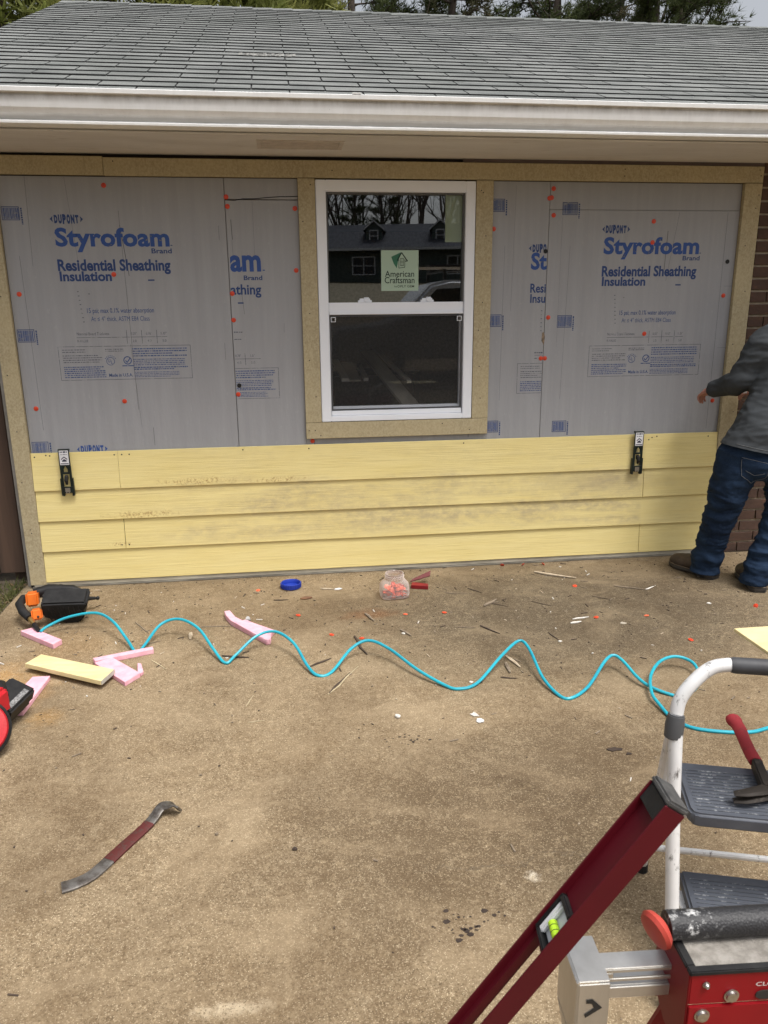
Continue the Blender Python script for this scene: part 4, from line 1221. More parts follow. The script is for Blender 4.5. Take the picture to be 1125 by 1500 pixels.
def boot(heel, ang):
    """heel point on the ground, toe direction in degrees from +Y"""
    root = link_mesh('boot', None)
    ca = math.radians(ang); d = V((-math.sin(ca), math.cos(ca), 0)); sdv = V((math.cos(ca), math.sin(ca), 0))
    M = frame(L(*heel), sdv, d, V((0, 0, 1)))
    ch = [[(M @ V((0, .045, .09)), .046), (M @ V((0, .05, .125)), .044)], [(M @ V((0, .04, .055)), .046), (M @ V((0, .11, .062)), .050), (M @ V((0, .19, .052)), .046), (M @ V((0, .245, .044)), .042)],
          [(M @ V((-.012, .19, .045)), .040), (M @ V((-.010, .25, .042)), .038)]]
    up_ = organic('boot', ch, .007, LEATHER, person, smooth=4, clip=[(M @ V((0, 0, .022)), V((0, 0, -1)))], wrinkle=lambda c: .002*noise.noise(c*30))
    bpy.data.objects.remove(root)
    def outline(g):
        return [(-.040 - g, .0), (-.030, -.018 - g), (.030, -.018 - g), (.040 + g, .0), (.040 + g, .08), (.047 + g, .17), (.048 + g, .22), (.036, .272 + g), (.012, .292 + g), (-.014, .291 + g), (-.038, .27 + g), (-.053 - g, .22), (-.049 - g, .17), (-.040 - g, .08)]
    m_ = MB(); m_.prism(outline(.006), .010, .030, 0, M); m_.prism([p for p in outline(.004) if p[1] < .09], .0, .0105, 0, M); m_.prism([p for p in outline(.003) if p[1] > .10], .004, .0105, 0, M)
    m_.build('sole', SOLE, up_, bevel=.004)
    m_ = MB(); ol = [M @ V((p[0], p[1], .031)) for p in outline(.002)]; m_.tube(ol + [ol[0]], .0022, 6); m_.build('welt', simple('welt_thread', (.16, .12, .08)), up_)
    return up_
boot((2.415, -.435, 0), 24)
boot((2.548, -.668, 0), -14)
# small white card in the far hand
mb = MB(); mb.box(-.035, .035, -.0005, .0005, -.012, .030); mb.box(-.02, .035, -.0012, -.0006, -.012, -.004)
o = mb.build('paper_slip', simple('white_paper', (.75, .75, .74)))
o.location = (2.640, -.155, 1.045); o.rotation_euler = (0, .15, 0)
tag(o, 'small white slip showing between the person\'s arm and side', 'paper')

# ------------------------------------------------------------------ siding gauges hung on the planks
GREENBLACK = simple('dark_green_metal', (0.010, 0.022, 0.018), (0.006, 0.010, 0.009), 30, .4, .2)
LABELW = simple('label_white', (.78, .78, .80), rough=.4)
def gauge(x, label):
    g_ = thing('siding_gauge', label, 'siding gauge', (x, -.019, .79), 0, 'gauges hung on the top siding plank')
    m_ = MB(); w = .029
    m_.box(-w, w, -.020, -.014, -.082, .012)                 # head plate behind the label
    m_.box(-w, -.017, -.020, -.010, -.196, -.0822); m_.box(.017, w, -.020, -.010, -.196, -.0822)
    m_.box(-.0168, .0168, -.019, -.012, -.126, -.115); m_.box(-.0168, -.010, -.0185, -.0125, -.1148, -.0824); m_.box(.010, .0168, -.0185, -.0125, -.1148, -.0824)
    m_.prism([(-.0098, -.0824), (-.0098, -.0985), (-.001, -.0824)], .0125, .0185, 0, rot('X', 90)); m_.prism([(.0098, -.0824), (.001, -.0824), (.0098, -.0985)], .0125, .0185, 0, rot('X', 90))
    m_.box(-w, w, -.0138, -.001, .002, .012); m_.build('bracket', GREENBLACK, g_, bevel=.0012, seg=1)
    m_ = MB(); m_.lathe([(.0135, -.007), (.0155, -.004), (.0155, .004), (.0135, .007)], 16, 0, tr(0, -.018, -.145) @ rot('Y', 90) @ rot('Z', 0))
    m_.tube([(0, -.026, -.142), (0, -.030, -.160), (0, -.022, -.182)], [.009, .010, .006], 10)
    m_.build('cam_lever', BLACKP, g_, smooth=True)
    m_ = MB(); m_.box(-.034, -.0292, -.022, -.002, -.246, -.150); m_.box(.0292, .034, -.022, -.002, -.246, -.150); m_.box(-.0291, .0291, -.021, -.016, -.232, -.1962)
    m_.box(-.030, -.020, -.0158, .003, -.250, -.2325); m_.box(.020, .031, -.0158, .003, -.250, -.2325); m_.build('clamp_jaw', GREENBLACK, g_, bevel=.0012, seg=1)
    m_ = MB(); m_.box(-.013, .013, -.0225, -.0212, -.226, -.203); m_.box(-.010, -.004, -.0225, -.0212, -.234, -.2262); m_.box(.004, .010, -.0225, -.0212, -.234, -.2262); m_.build('catch_plate', STEEL, g_)
    m_ = MB(); m_.box(-.0235, .0235, -.0209, -.0201, -.074, .005); lb = m_.build('label', LABELW, g_)
    p_ = Print(y=-.0212)
    rr = random.Random(4)
    p_.rows(-.019, .019, -.008, .002, 1, rr, 0, .85); p_.rows(-.016, .016, -.021, -.013, 1, rr, 0, .4)
    p_.rect(-.021, .021, -.070, -.065)
    p_.line(-.016, -.044, 0, -.030, .005); p_.line(0, -.030, .016, -.044, .005); p_.poly([(-.012, -.056), (.012, -.056), (.012, -.050), (0, -.041), (-.012, -.050)])
    p_.build('label_print', simple('label_ink', (.03, .03, .06)), lb)
    return g_
gauge(-1.197, 'dark siding gauge with white label at the left end of the top yellow plank')
gauge(2.093, 'dark siding gauge with white label on the top yellow plank near the person')

# ------------------------------------------------------------------ air hose and nail gun
HOSE = [(-1.216,-0.709,0.030),(-1.191,-0.676,0.042),(-1.1,-0.64,0.070),(-0.966,-0.648,0.087),(-0.867,-0.742,0.077),(-0.784,-0.864,0.036),(-0.722,-0.965,0.006),(-0.692,-0.921,0.022),(-0.635,-0.795,0.066),(-0.547,-0.788,0.087),(-0.449,-0.875,0.071),(-0.37,-1.027,0.032),(-0.309,-1.132,0.006),(-0.265,-1.093,0.022),(-0.174,-0.999,0.066),(-0.085,-0.992,0.081),(-0.003,-1.088,0.062),(0.053,-1.243,0.022),(0.094,-1.31,0.006),(0.154,-1.293,0.006),(0.255,-1.163,0.052),(0.337,-1.132,0.071),(0.421,-1.199,0.056),(0.517,-1.365,0.032),(0.613,-1.479,0.01),(0.668,-1.517,0.006),(0.757,-1.486,0.012),(0.901,-1.34,0.056),(1.005,-1.25,0.077),(1.033,-1.312,0.066),(1.031,-1.507,0.026),(1.061,-1.633,0.006),(1.104,-1.656,0.006),(1.199,-1.591,0.016),(1.32,-1.46,0.052),(1.376,-1.422,0.062),(1.404,-1.459,0.052),(1.424,-1.571,0.026),(1.454,-1.636,0.014),(1.514,-1.694,0.006),(1.552,-1.705,0.006),(1.625,-1.664,0.006),(1.682,-1.602,0.016),(1.707,-1.519,0.036),(1.689,-1.471,0.046),(1.635,-1.453,0.052),(1.557,-1.485,0.046),(1.474,-1.58,0.036),(1.421,-1.7,0.026),(1.417,-1.78,0.016),(1.426,-1.863,0.006),(1.468,-1.938,0.006),(1.566,-1.981,0.006),(1.665,-1.996,0.006),(1.744,-1.979,0.006),(1.866,-1.943,0.006),(2.1,-1.955,0.006),(2.5,-2.1,.006),(3.2,-2.2,.006)]
mb = MB(); mb.tube(spline(HOSE, 6), .0068, 10)
t = NT('cyan_hose'); t.col(t.mix(t.rng(t.noise(6, 3), .35, .65), (0.012, 0.30, 0.40), (0.02, 0.38, 0.47))); t.rough(.32)
tag(mb.build('air_hose', t.mat, smooth=True), 'cyan coiled air hose snaking in waves across the concrete', 'hose')

ORANGE = simple('orange_housing', (0.72, 0.16, 0.012), (0.62, 0.12, 0.01), 14, .4)
BLK2 = simple('black_rubber', (0.010, 0.010, 0.011), (0.022, 0.022, 0.022), 22, .65, spec=.25, bump=.2, bscale=120)
gun = thing('nail_gun', 'orange and black air nail gun lying on its side at the end of the hose', 'nail gun', (-1.2, -.50, 0))
def GL(x, y, z): return V((x + 1.2, y + .50, z))
# drum magazine: a ribbed fat cone lying down, pointing to the nose
def ell_ring(c, ax, ry, rz, n=20):
    ax = V(ax).normalized(); s1 = ax.cross(V((0, 0, 1))).normalized(); s2 = s1.cross(ax)
    return [V(c) + s1*ry*math.cos(2*math.pi*k/n) + s2*rz*math.sin(2*math.pi*k/n) for k in range(n)]
mag = [(-1.235, .122), (-1.124, .120), (-1.021, .116), (-1.012, .100), (-1.041, .058), (-1.046, .010), (-1.078, -.030), (-1.141, -.030), (-1.202, .004), (-1.243, .024)]
GM = frame(GL(0, -.53, 0), V((1, 0, 0)), V((0, -.42, .91)).normalized(), V((0, .91, .42)).normalized())
mb = MB(); mb.prism([(x, z*1.0 + .03) for x, z in mag], -.015, .095, 0, GM); dm_ = mb.build('drum_magazine', BLK2, gun, bevel=.022, seg=4, angle=50)
mb = MB()
for k in range(7):
    x0_ = -1.205 + k*.024; mb.box(x0_, x0_ + .004, .030 - .0 + max(0, (k - 3))*.0, .128, -.0185, -.0145, 0, GM)
mb.box(-1.21, -1.06, .044, .050, -.0180, -.0146, 0, GM); mb.prism([(-1.075, .02), (-1.055, .05), (-1.052, .10), (-1.07, .10)], -.0185, -.0146, 0, GM)
mb.build('magazine_ribs', BLACKP, gun, bevel=.0012, seg=1)
mb = MB(); mb.tube([GL(-1.33, -.38, .105), GL(-1.26, -.36, .118), GL(-1.14, -.37, .115), GL(-1.08, -.39, .095)], [.028, .030, .026, .018], 12)
mb.build('body', BLACKP, gun, smooth=True)
mb = MB(); mb.tube([GL(-1.09, -.42, .075), GL(-1.055, -.39, .068), GL(-1.030, -.375, .062)], [.016, .011, .008], 10); mb.ball(GL(-1.020, -.37, .060), .011, 0, 10, 8)
mb.build('nose', BLACKP, gun, smooth=True)
mb = MB(); mb.box(-.030, .030, -.040, .040, -.036, .036, 0, tr(*GL(-1.325, -.43, .098)) @ rot('Z', 12) @ rot('X', -12)); mb.build('head_cap', ORANGE, gun, bevel=.010, seg=3)
mb = MB(); mb.box(-.030, .022, -.026, .030, -.028, .028, 0, tr(*GL(-1.262, -.575, .070)) @ rot('Z', 20) @ rot('X', -15)); mb.build('side_cover', ORANGE, gun, bevel=.008, seg=3)
for p_ in ((-1.332, -.462, .096), (-1.253, -.602, .066)):
    mb = MB(); mb.ball(GL(*p_), .006, 0, 10, 6); mb.build('screw', BLACKP, gun, smooth=True)
mb = MB(); mb.tube([GL(-1.372, -.42, .10), GL(-1.372, -.49, .095), GL(-1.34, -.55, .078), GL(-1.295, -.60, .060)], [.020, .021, .021, .019], 12); mb.build('handle', BLK2, gun, smooth=True)
mb = MB(); mb.tube([GL(-1.292, -.602, .058), GL(-1.275, -.625, .050), GL(-1.262, -.642, .044)], [.013, .0125, .010], 8); mb.build('brass_coupler', simple('brass', (.50, .33, .12), (.38, .24, .08), 30, .35, .9), gun, smooth=True, angle=20)
mb = MB(); mb.tube([GL(-1.262, -.643, .043), GL(-1.245, -.672, .037), GL(-1.222, -.705, .030)], [.0125, .012, .0085], 10); mb.build('hose_connector', BLACKP, gun, smooth=True)
mb = MB(); mb.tube([GL(-1.30, -.37, .135), GL(-1.2, -.36, .140), GL(-1.10, -.385, .120)], .006, 8); mb.box(-.03, .03, -.012, .012, -.012, .012, 0, tr(*GL(-1.23, -.475, .122))); mb.build('trigger_rail', BLACKP, gun, bevel=.002, seg=1)

# ------------------------------------------------------------------ offcuts
PINK = NT('pink_foam')
_c = PINK.mix(PINK.rng(PINK.noise(30, 4), .35, .65), (0.74, 0.36, 0.44), (0.80, 0.46, 0.53))
_c = PINK.mix(PINK.rng(PINK.noise(60, 5, .7), .64, .72, 0, .6), _c, (.45, .20, .22)); PINK.col(_c); PINK.rough(.75); PINK.bump(PINK.noise(140, 3), .3, .002); PINK = PINK.mat
def slab(name, poly, z0, z1, mat, label, cat, group=None, bev=.0015, tilt=None):
    c = V((sum(p[0] for p in poly)/len(poly), sum(p[1] for p in poly)/len(poly), 0))
    m_ = MB(); m_.prism([(p[0] - c.x, p[1] - c.y) for p in poly], z0, z1)
    o = m_.build(name, mat, bevel=bev, seg=1); o.location = c
    if tilt: o.rotation_euler = tilt
    return tag(o, label, cat, group)
PG = 'pink foam offcuts on the concrete'
slab('foam_offcut', [(-1.32, -.672), (-1.275, -.640), (-1.092, -.806), (-1.118, -.858)], .001, .026, PINK, 'pink foam offcut under the hose connector beside the nail gun', 'foam offcut', PG)
slab('foam_offcut', [(-1.165, -1.46), (-1.118, -1.17), (-1.045, -1.172), (-1.065, -1.47)], .001, .020, PINK, 'pink foam offcut stuck out under the yellow offcut, towards the red saw', 'foam offcut', PG)
slab('foam_offcut', [(-.900, -1.030), (-.652, -.945), (-.643, -.975), (-.884, -1.062)], .001, .024, PINK, 'thin pink foam strip under the first dip of the hose', 'foam offcut', PG)
slab('foam_offcut', [(-.884, -1.075), (-.815, -1.030), (-.664, -1.205), (-.714, -1.282)], .001, .022, PINK, 'broad pink foam offcut beside the end of the yellow offcut', 'foam offcut', PG)
slab('foam_offcut', [(-.695, -1.092), (-.678, -1.100), (-.655, -1.18), (-.664, -1.20), (-.680, -1.18)], .001, .016, PINK, 'tiny pink foam splinter right of the broad pink piece', 'foam offcut', PG)
slab('foam_offcut', [(-.350, -.575), (-.322, -.568), (-.29, -.655), (-.107, -.905), (-.110, -.955), (-.130, -.960), (-.31, -.70), (-.338, -.63)], .001, .028, PINK, 'long bent pink foam strip crossed by the second arch of the hose', 'foam offcut', PG)
slab('foam_offcut', [(-.262, -.705), (-.238, -.690), (-.185, -.75), (-.092, -.842), (-.112, -.888), (-.16, -.83)], .001, .024, PINK, 'shorter dark edged pink foam strip lying behind the long bent strip', 'foam offcut', PG)
mb = MB(); mb.prism([(-.012, -.012), (.014, -.010), (.006, .018), (-.010, .016)], 0, .03, 0, rot('X', 20)); o = mb.build('foam_crumb', simple('grey_crumb', (.42, .41, .40)), bevel=.004); o.location = (-.225, -.685, .004)
tag(o, 'grey foam crumb at the top of the pink strips', 'crumb')
OFFY = NT('yellow_offcut'); _c = OFFY.mix(OFFY.rng(OFFY.noise(9, 5, .6, (1, 3, 1)), .35, .65), (.66, .54, .27), (.73, .62, .34)); _c = OFFY.mix(OFFY.rng(OFFY.noise(90, 4, .7), .66, .72, 0, .5), _c, (.3, .22, .12)); OFFY.col(_c); OFFY.rough(.6); OFFY = OFFY.mat
yo = slab('siding_offcut', [(-1.172, -1.085), (-1.128, -.998), (-.772, -1.200), (-.805, -1.302)], .024, .044, OFFY, 'short yellow siding offcut lying on a pink foam piece', 'siding offcut')
mb = MB(); mb.prism([(-1.172 + .96925, -1.085 + 1.14625), (-.805 + .96925, -1.302 + 1.14625), (-.772 + .96925, -1.200 + 1.14625)], .0241, .0439)
mb = MB(); a_, b_ = V((-.8035, -1.302, .034)), V((-.7705, -1.200, .034)); c_ = V((yo.location.x, yo.location.y, 0)); d_ = (b_ - a_).normalized()
mb.box(0, (b_ - a_).length, -.0012, 0, -.0095, .0095, 0, frame(a_ - c_, d_, d_.cross(V((0, 0, 1))) * -1, V((0, 0, 1))))
mb.build('cut_end', simple('cement_grey', (.48, .46, .40), (.38, .36, .31), 60, .9), yo)

# ------------------------------------------------------------------ cordless saw cut off by the left edge of the picture
RED = simple('red_plastic', (0.50, 0.012, 0.022), (0.40, 0.012, 0.018), 30, .5, spec=.4, bump=.2, bscale=150)
saw = thing('cordless_saw', 'red cordless circular saw with black battery at the left edge of the concrete', 'circular saw', (-1.08, -1.72, 0))
def SL(x, y, z): return V((x + 1.08, y + 1.72, z))
nrm_ = V((.30, -.78, .55)).normalized(); sx2 = V((0, 0, 1)).cross(nrm_).normalized(); sy2 = nrm_.cross(sx2)
DM = frame(SL(-1.122, -1.742, .105), sx2, sy2, nrm_)
mb = MB(); mb.lathe([(.090, -.040), (.104, -.034), (.108, -.012), (.108, .004), (.100, .012), (.098, .010)], 36, 0, DM)
mb.build('guard_rim', BLK2, saw, smooth=True, angle=40)
mb = MB(); mb.lathe([(.0975, .004), (.0972, .012), (.092, .018), (.07, .021), (.062, .021), (.060, .026), (.03, .027), (.0, .027)], 36, 0, DM, cap=False)
mb.build('blade_guard', RED, saw, smooth=True, angle=40)
mb = MB(); mb.tube([SL(-1.16, -1.55, .12), SL(-1.13, -1.62, .12), SL(-1.105, -1.70, .12)], [.050, .056, .055], 14); mb.build('motor_body', RED, saw, smooth=True)
mb = MB(); mb.box(-.060, .058, -.055, .030, -.050, .050, 0, frame(SL(-1.118, -1.640, .150), V((.30, .95, .0)).normalized(), V((-.95, .30, 0)), V((0, 0, 1)))); mb.build('housing', RED, saw, bevel=.016, seg=3)
mb = MB(); mb.tube([SL(-1.30, -1.52, .13), SL(-1.2, -1.46, .150), SL(-1.13, -1.48, .14), SL(-1.10, -1.54, .12)], [.020, .023, .024, .020], 12); mb.build('handle', BLACKP, saw, smooth=True)
bx = V((.33, .92, .15)).normalized(); bz = V((.35, -.28, .9)); bz = (bz - bx*bz.dot(bx)).normalized(); by = bz.cross(bx)
BM = frame(SL(-1.093, -1.515, .100), bx, by, bz)
mb = MB(); mb.box(-.078, .078, -.058, .050, -.030, .030, 0, BM); bat = mb.build('battery', BLACKP, saw, bevel=.008, seg=3)
mb = MB(); mb.box(-.074, .074, -.050, .030, -.062, -.0305, 0, BM); mb.build('battery_shoe', BLACKP, saw, bevel=.006)
mb = MB(); mb.box(-.055, .050, -.046, -.026, .0303, .0318, 0, BM); mb.build('battery_label', simple('worn_label', (.30, .30, .30), (.06, .06, .06), 120, .4), bat)
mb = MB(); mb.box(-.070, .020, .0505, .066, -.020, .026, 0, BM); mb.build('battery_latch', RED, saw, bevel=.006)
mb = MB(); mb.box(-.20, .02, -.05, .07, .0, .004, 0, tr(*SL(-1.15, -1.63, .008)) @ rot('Z', 25)); mb.build('base_plate', STEEL, saw, bevel=.001)

# ------------------------------------------------------------------ pry bar
bar = thing('pry_bar', 'flat steel pry bar with red painted middle lying on the concrete', 'pry bar', (-.52, -2.3, 0))
path = spline([(-.664, -2.457, .006), (-.632, -2.445, .005), (-.590, -2.415, .005), (-.535, -2.325, .006), (-.480, -2.236, .008), (-.456, -2.196, .014), (-.444, -2.176, .024), (-.430, -2.166, .031), (-.405, -2.168, .031), (-.378, -2.180, .024)], 5)
wid = [.023, .022, .0205, .019, .018, .0175, .0175, .018, .021, .025]
def ribbon(i0, i1, th, mat, name, parent, extra=0.0, notch=False):
    rings = []
    for i in range(i0, i1 + 1):
        p_ = path[i]; t_ = (path[min(i + 1, len(path) - 1)] - path[max(i - 1, 0)]).normalized()
        k_ = i / 5; a_ = int(min(k_, 8.999)); w_ = wid[a_] + (wid[a_ + 1] - wid[a_]) * (k_ - a_) + extra
        s_ = V((t_.y, -t_.x, 0)) if False else V((.80, -.60, 0)); s_ = (s_ - t_ * s_.dot(t_)).normalized(); n_ = s_.cross(t_).normalized()
        if n_.z < 0 and i < 25: n_ = -n_
        h_ = th/2 + extra*.6
        o_ = V((.52, 2.3, 0))
        rings.append([p_ + o_ + s_*w_ + n_*h_*.3, p_ + o_ + s_*w_*.8 + n_*h_, p_ + o_ - s_*w_*.8 + n_*h_, p_ + o_ - s_*w_ + n_*h_*.3, p_ + o_ - s_*w_ - n_*h_, p_ + o_ + s_*w_ - n_*h_])
    m_ = MB(); m_.loft(rings); return m_.build(name, mat, parent, smooth=True, angle=40)
BARST = NT('bar_steel'); _c = BARST.mix(BARST.rng(BARST.noise(26, 6, .7), .4, .62), (.20, .19, .175), (.075, .062, .052)); BARST.col(_c); BARST.rough(.45); BARST.p.inputs['Metallic'].default_value = .55; BARST = BARST.mat
BARRED = m_worn('worn_red_paint', (.10, .022, .020), (.075, .05, .042), .52, .64, 60, .6)
ribbon(0, 40, .007, BARST, 'bar', bar)
ribbon(13, 22, .007, BARRED, 'painted_grip', bar, .0008)
ribbon(39, 45, .006, BARST, 'hooked_claw', bar)
mb = MB(); mb.prism([(-.004, 0), (.004, 0), (0, .03)], -.0006, .0006)
mb = MB(); mb.box(-.004, .004, -.002, .002, -.001, .02); 

# ------------------------------------------------------------------ lid, jar, caps in it, red strips
LIDB = simple('blue_plastic', (0.016, 0.045, 0.36), (0.012, 0.035, 0.29), 20, .35)
mb = MB(); mb.lathe([(.045, .0), (.056, .004), (.0575, .030), (.0545, .0315), (.052, .028), (.050, .008), (.002, .0065)], 32)
for k in range(36):
    a_ = 2*math.pi*k/36; mb.box(-.0012, .0012, -.0012, .0012, .006, .028, 0, tr(.0578*math.cos(a_), .0578*math.sin(a_), 0) @ Matrix.Rotation(a_, 4, 'Z'))
o = mb.build('jar_lid', LIDB, smooth=True, angle=40); o.location = (-.004, -.212, .001); tag(o, 'blue screw lid lying upside down on the concrete below the window', 'lid')
JX, JY = .556, -.436
jar = thing('plastic_jar', 'open clear plastic jar a third full of orange nail caps by the wall', 'jar', (JX, JY, 0), .12); jar.scale = (1, 1, .90)
CLEAR = NT('clear_plastic')
CLEAR.col((.70, .63, .60)); CLEAR.rough(.28); CLEAR.p.inputs['Specular IOR Level'].default_value = .5
_t = CLEAR.new('ShaderNodeBsdfTransparent'); _t.inputs[0].default_value = (.97, .94, .93, 1); _m = CLEAR.new('ShaderNodeMixShader')
_lw = CLEAR.new('ShaderNodeLayerWeight'); _lw.inputs['Blend'].default_value = .35
CLEAR.ln(CLEAR.rng(_lw.outputs['Facing'], 0, 1, .20, .75), _m.inputs[0]); CLEAR.ln(_t.outputs[0], _m.inputs[1]); CLEAR.ln(CLEAR.p.outputs[0], _m.inputs[2]); CLEAR.ln(_m.outputs[0], CLEAR.out.inputs['Surface']); CLEAR = CLEAR.mat
def sq_ring(rx, ry, z, e, n=40):
    out = []
    for k in range(n):
        a_ = 2*math.pi*k/n; c_, s_ = math.cos(a_), math.sin(a_)
        out.append((rx*math.copysign(abs(c_)**(2/e), c_), ry*math.copysign(abs(s_)**(2/e), s_), z))
    return out
mb = MB(); rings = [sq_ring(.066, .046, .001, 4), sq_ring(.076, .055, .006, 4), sq_ring(.079, .058, .03, 4), sq_ring(.078, .057, .075, 3.6), sq_ring(.074, .054, .090, 3.2), sq_ring(.062, .050, .106, 2.6), sq_ring(.050, .048, .116, 2.1)]
mb.loft(rings, cap=False); mb.add([V(p) for p in rings[0]], [tuple(range(40))]); mb.build('jar_body', CLEAR, jar, smooth=True, angle=60, recalc=False)
mb = MB(); mb.loft([sq_ring(r_, r_, z_, 2) for r_, z_ in ((.050, .1165), (.0495, .122), (.053, .124), (.053, .127), (.0495, .129), (.0495, .134), (.053, .136), (.053, .139), (.0495, .141), (.049, .150), (.0505, .152), (.0475, .1525), (.047, .13))], cap=False); mb.build('jar_neck', CLEAR, jar, smooth=True, angle=50, recalc=False)
mb = MB(); mb.tube([(.035, -.0585, .030), (.066, -.0575, .030), (.069, -.0565, .045), (.066, -.0575, .062), (.035, -.0585, .062), (.032, -.0588, .046), (.035, -.0585, .030)], .0018, 6)
mb.tube([(-.055, -.0582, .026), (.022, -.0588, .026)], .0014, 6); mb.build('moulded_grip', CLEAR, jar, smooth=True)
LCM = MB(); LCM.lathe([(.0125, 0), (.0125, .0014), (.009, .0024), (.0058, .0026), (.0048, .0044), (.0015, .0048)], 14)
loose = LCM.mesh('loose_cap', [CAPPALE], smooth=True)
loose2 = LCM.mesh('loose_cap', [CAPMAT], smooth=True)
for i in range(84):
    a_ = random.uniform(0, 6.28); rr = math.sqrt(random.random()); hx = rr*.060*math.cos(a_); hy = rr*.040*math.sin(a_)
    hz = .009 + (i/84) * (.072 - .030*abs(hx)/.06) * random.uniform(.8, 1.05)
    o = link_mesh('loose_cap', loose if i % 3 else loose2); o.location = (JX + hx, JY + hy, hz); o.rotation_euler = (random.uniform(-1.2, 1.2), random.uniform(-1.2, 1.2), random.uniform(0, 3))
    tag(o, 'orange plastic nail cap heaped inside the clear jar', 'nail cap', 'nail caps inside the jar')
slab('plastic_strip', [(.665, -.335), (.757, -.365), (.765, -.325), (.680, -.285)], .001, .022, simple('deep_red', (.23, .010, .016), rough=.4), 'bright dark red plastic strip just right of the jar', 'plastic strip', 'red strips beside the jar')
mb = MB(); mb.prism([(0, 0), (.12, .028), (.128, .060), (.02, .018)], 0, .012); o = mb.build('plastic_strip', m_worn('dull_red', (.16, .035, .035), (.24, .16, .13), .55, .68, 50, .6), bevel=.001)
o.location = (.668, -.262, .010); o.rotation_euler = (.9, -.06, -.10); tag(o, 'dull brownish red wedge leaning behind the bright red strip by the jar', 'plastic strip', 'red strips beside the jar')

# ------------------------------------------------------------------ litter on the concrete
WOODP = simple('pale_splinter', (.50, .42, .31), (.36, .28, .19), 40, .85); WOODD = simple('dark_twig', (.075, .052, .036), (.045, .03, .022), 40, .9); WOODM = simple('weathered_stick', (.24, .19, .135), (.13, .10, .07), 40, .9)
BONE = simple('white_chip', (.70, .68, .63), (.5, .47, .42), 80, .85); STRAW = simple('straw', (.46, .38, .24), rough=.9)
def stick(p0, p1, r, mat, label, flat=.6, bend=.04, cat='stick', z=0.0, name='stick'):
    a_, b_ = V((p0[0], p0[1], r*flat + z)), V((p1[0], p1[1], r*flat + z)); d_ = b_ - a_; s_ = V((-d_.y, d_.x, 0)); c_ = (a_ + b_)/2; c0 = V((c_.x, c_.y, 0))
    pts = [a_ + d_*t_ + s_*bend*random.uniform(-1, 1)*(4*t_*(1 - t_)) for t_ in (0, .3, .6, 1)]
    m_ = MB(); m_.tube([q - c0 for q in pts], [r*.6, r, r*random.uniform(.75, 1), r*.4], 6, flat=flat, up=(0, 0, 1))
    o = m_.build(name, mat, smooth=True, angle=30); o.location = c0
    return tag(o, label, cat, 'sticks and splinters on the concrete')
SK = [
 ((1.432,-.186),(1.636,-.324),.012,WOODP,'thick pale stick near the wall between the jar and the person'),
 ((.128,-1.478),(.277,-1.246),.0045,STRAW,'long split straw stalk in front of the third dip of the hose'),
 ((.135,-1.47),(.235,-1.30),.005,WOODD,'dark stalk lying along the long straw stalk'),
 ((.289,-.929),(.329,-1.137),.008,WOODD,'curved dark twig touching the third arch of the hose'),
 ((.068,-1.215),(.163,-1.148),.006,WOODD,'short dark twig against the hose left of the third dip'),
 ((.919,-.893),(.989,-1.002),.006,WOODD,'dark straight twig behind the fourth arch of the hose'),
 ((.804,-.893),(.892,-.914),.004,WOODM,'thin grey twig right of the bare orange cap below the jar'),
 ((1.002,-.655),(1.092,-.572),.010,WOODM,'split grey stick in the dark patch right of the jar'),
 ((1.03,-.60),(1.13,-.68),.003,WOODD,'fine dark twig crossing behind the split grey stick'),
 ((.950,-1.245),(.980,-1.362),.009,WOODP,'pale stub under the fourth arch of the hose'),
 ((.930,-1.310),(.921,-1.406),.009,WOODM,'brown stub beside the pale stub under the hose'),
 ((.87,-1.435),(.935,-1.455),.005,WOODD,'small dark twig left of the fifth dip of the hose'),
 ((1.80,-.47),(1.963,-.562),.006,WOODM,'slim twig with a pale end in front of the left boot'),
 ((-.330,-1.048),(-.205,-1.085),.007,WOODD,'dark twig under the second dip of the hose'),
 ((-.643,-1.048),(-.566,-1.147),.0035,STRAW,'thin straw to the right of the broad pink piece'),
 ((-.203,-1.524),(-.173,-1.439),.0028,STRAW,'small leaning straw on the bare concrete in front of the hose'),
 ((-.190,-1.649),(-.125,-1.645),.0030,STRAW,'small level straw on the bare concrete in front of the hose'),
 ((-.794,-.591),(-.700,-.748),.0035,WOODM,'thin twig between the first two arches of the hose'),
 ((-.724,-.880),(-.630,-.838),.0035,WOODM,'thin twig just right of the first dip of the hose'),
 ((-.47,-.70),(-.28,-.715),.0040,WOODM,'level grey twig reaching the end of the long pink strip'),
 ((1.371,-.936),(1.431,-.922),.008,BONE,'pale splinter, nearer of the white pair in the dark patch'),
 ((1.400,-.888),(1.492,-.870),.006,BONE,'pale splinter, farther of the white pair in the dark patch'),
 ((1.225,-1.02),(1.247,-1.115),.004,WOODD,'small crooked dark twig behind the fifth arch of the hose'),
 ((-.498,-.775),(-.492,-.850),.011,WOODP,'short pale stub under the second arch of the hose'),
 ((.37,-.66),(.405,-.76),.009,WOODM,'brown twig in the rust stain below the jar'),
 ((.52,-.885),(.560,-.965),.008,WOODM,'rough brown twig in front of the jar'),
 ((1.62,-.60),(1.70,-.66),.003,WOODD,'faint dark twig before the wall left of the person'),
 ((1.27,-.62),(1.36,-.70),.003,WOODD,'fine dark twig in the middle of the dark patch'),
 ((.84,-.43),(.96,-.46),.004,WOODM,'thin twig right of the red strips'),
 ((.98,-.38),(1.04,-.46),.004,WOODD,'short twig farther right of the red strips'),
 ((1.95,-.55),(2.02,-.51),.005,BONE,'tiny white splinter in front of the left boot'),
 ((-.10,-.395),(-.02,-.402),.005,WOODD,'dark bark sliver left of the rusty leaf'),
]
for q in SK: stick(*q)
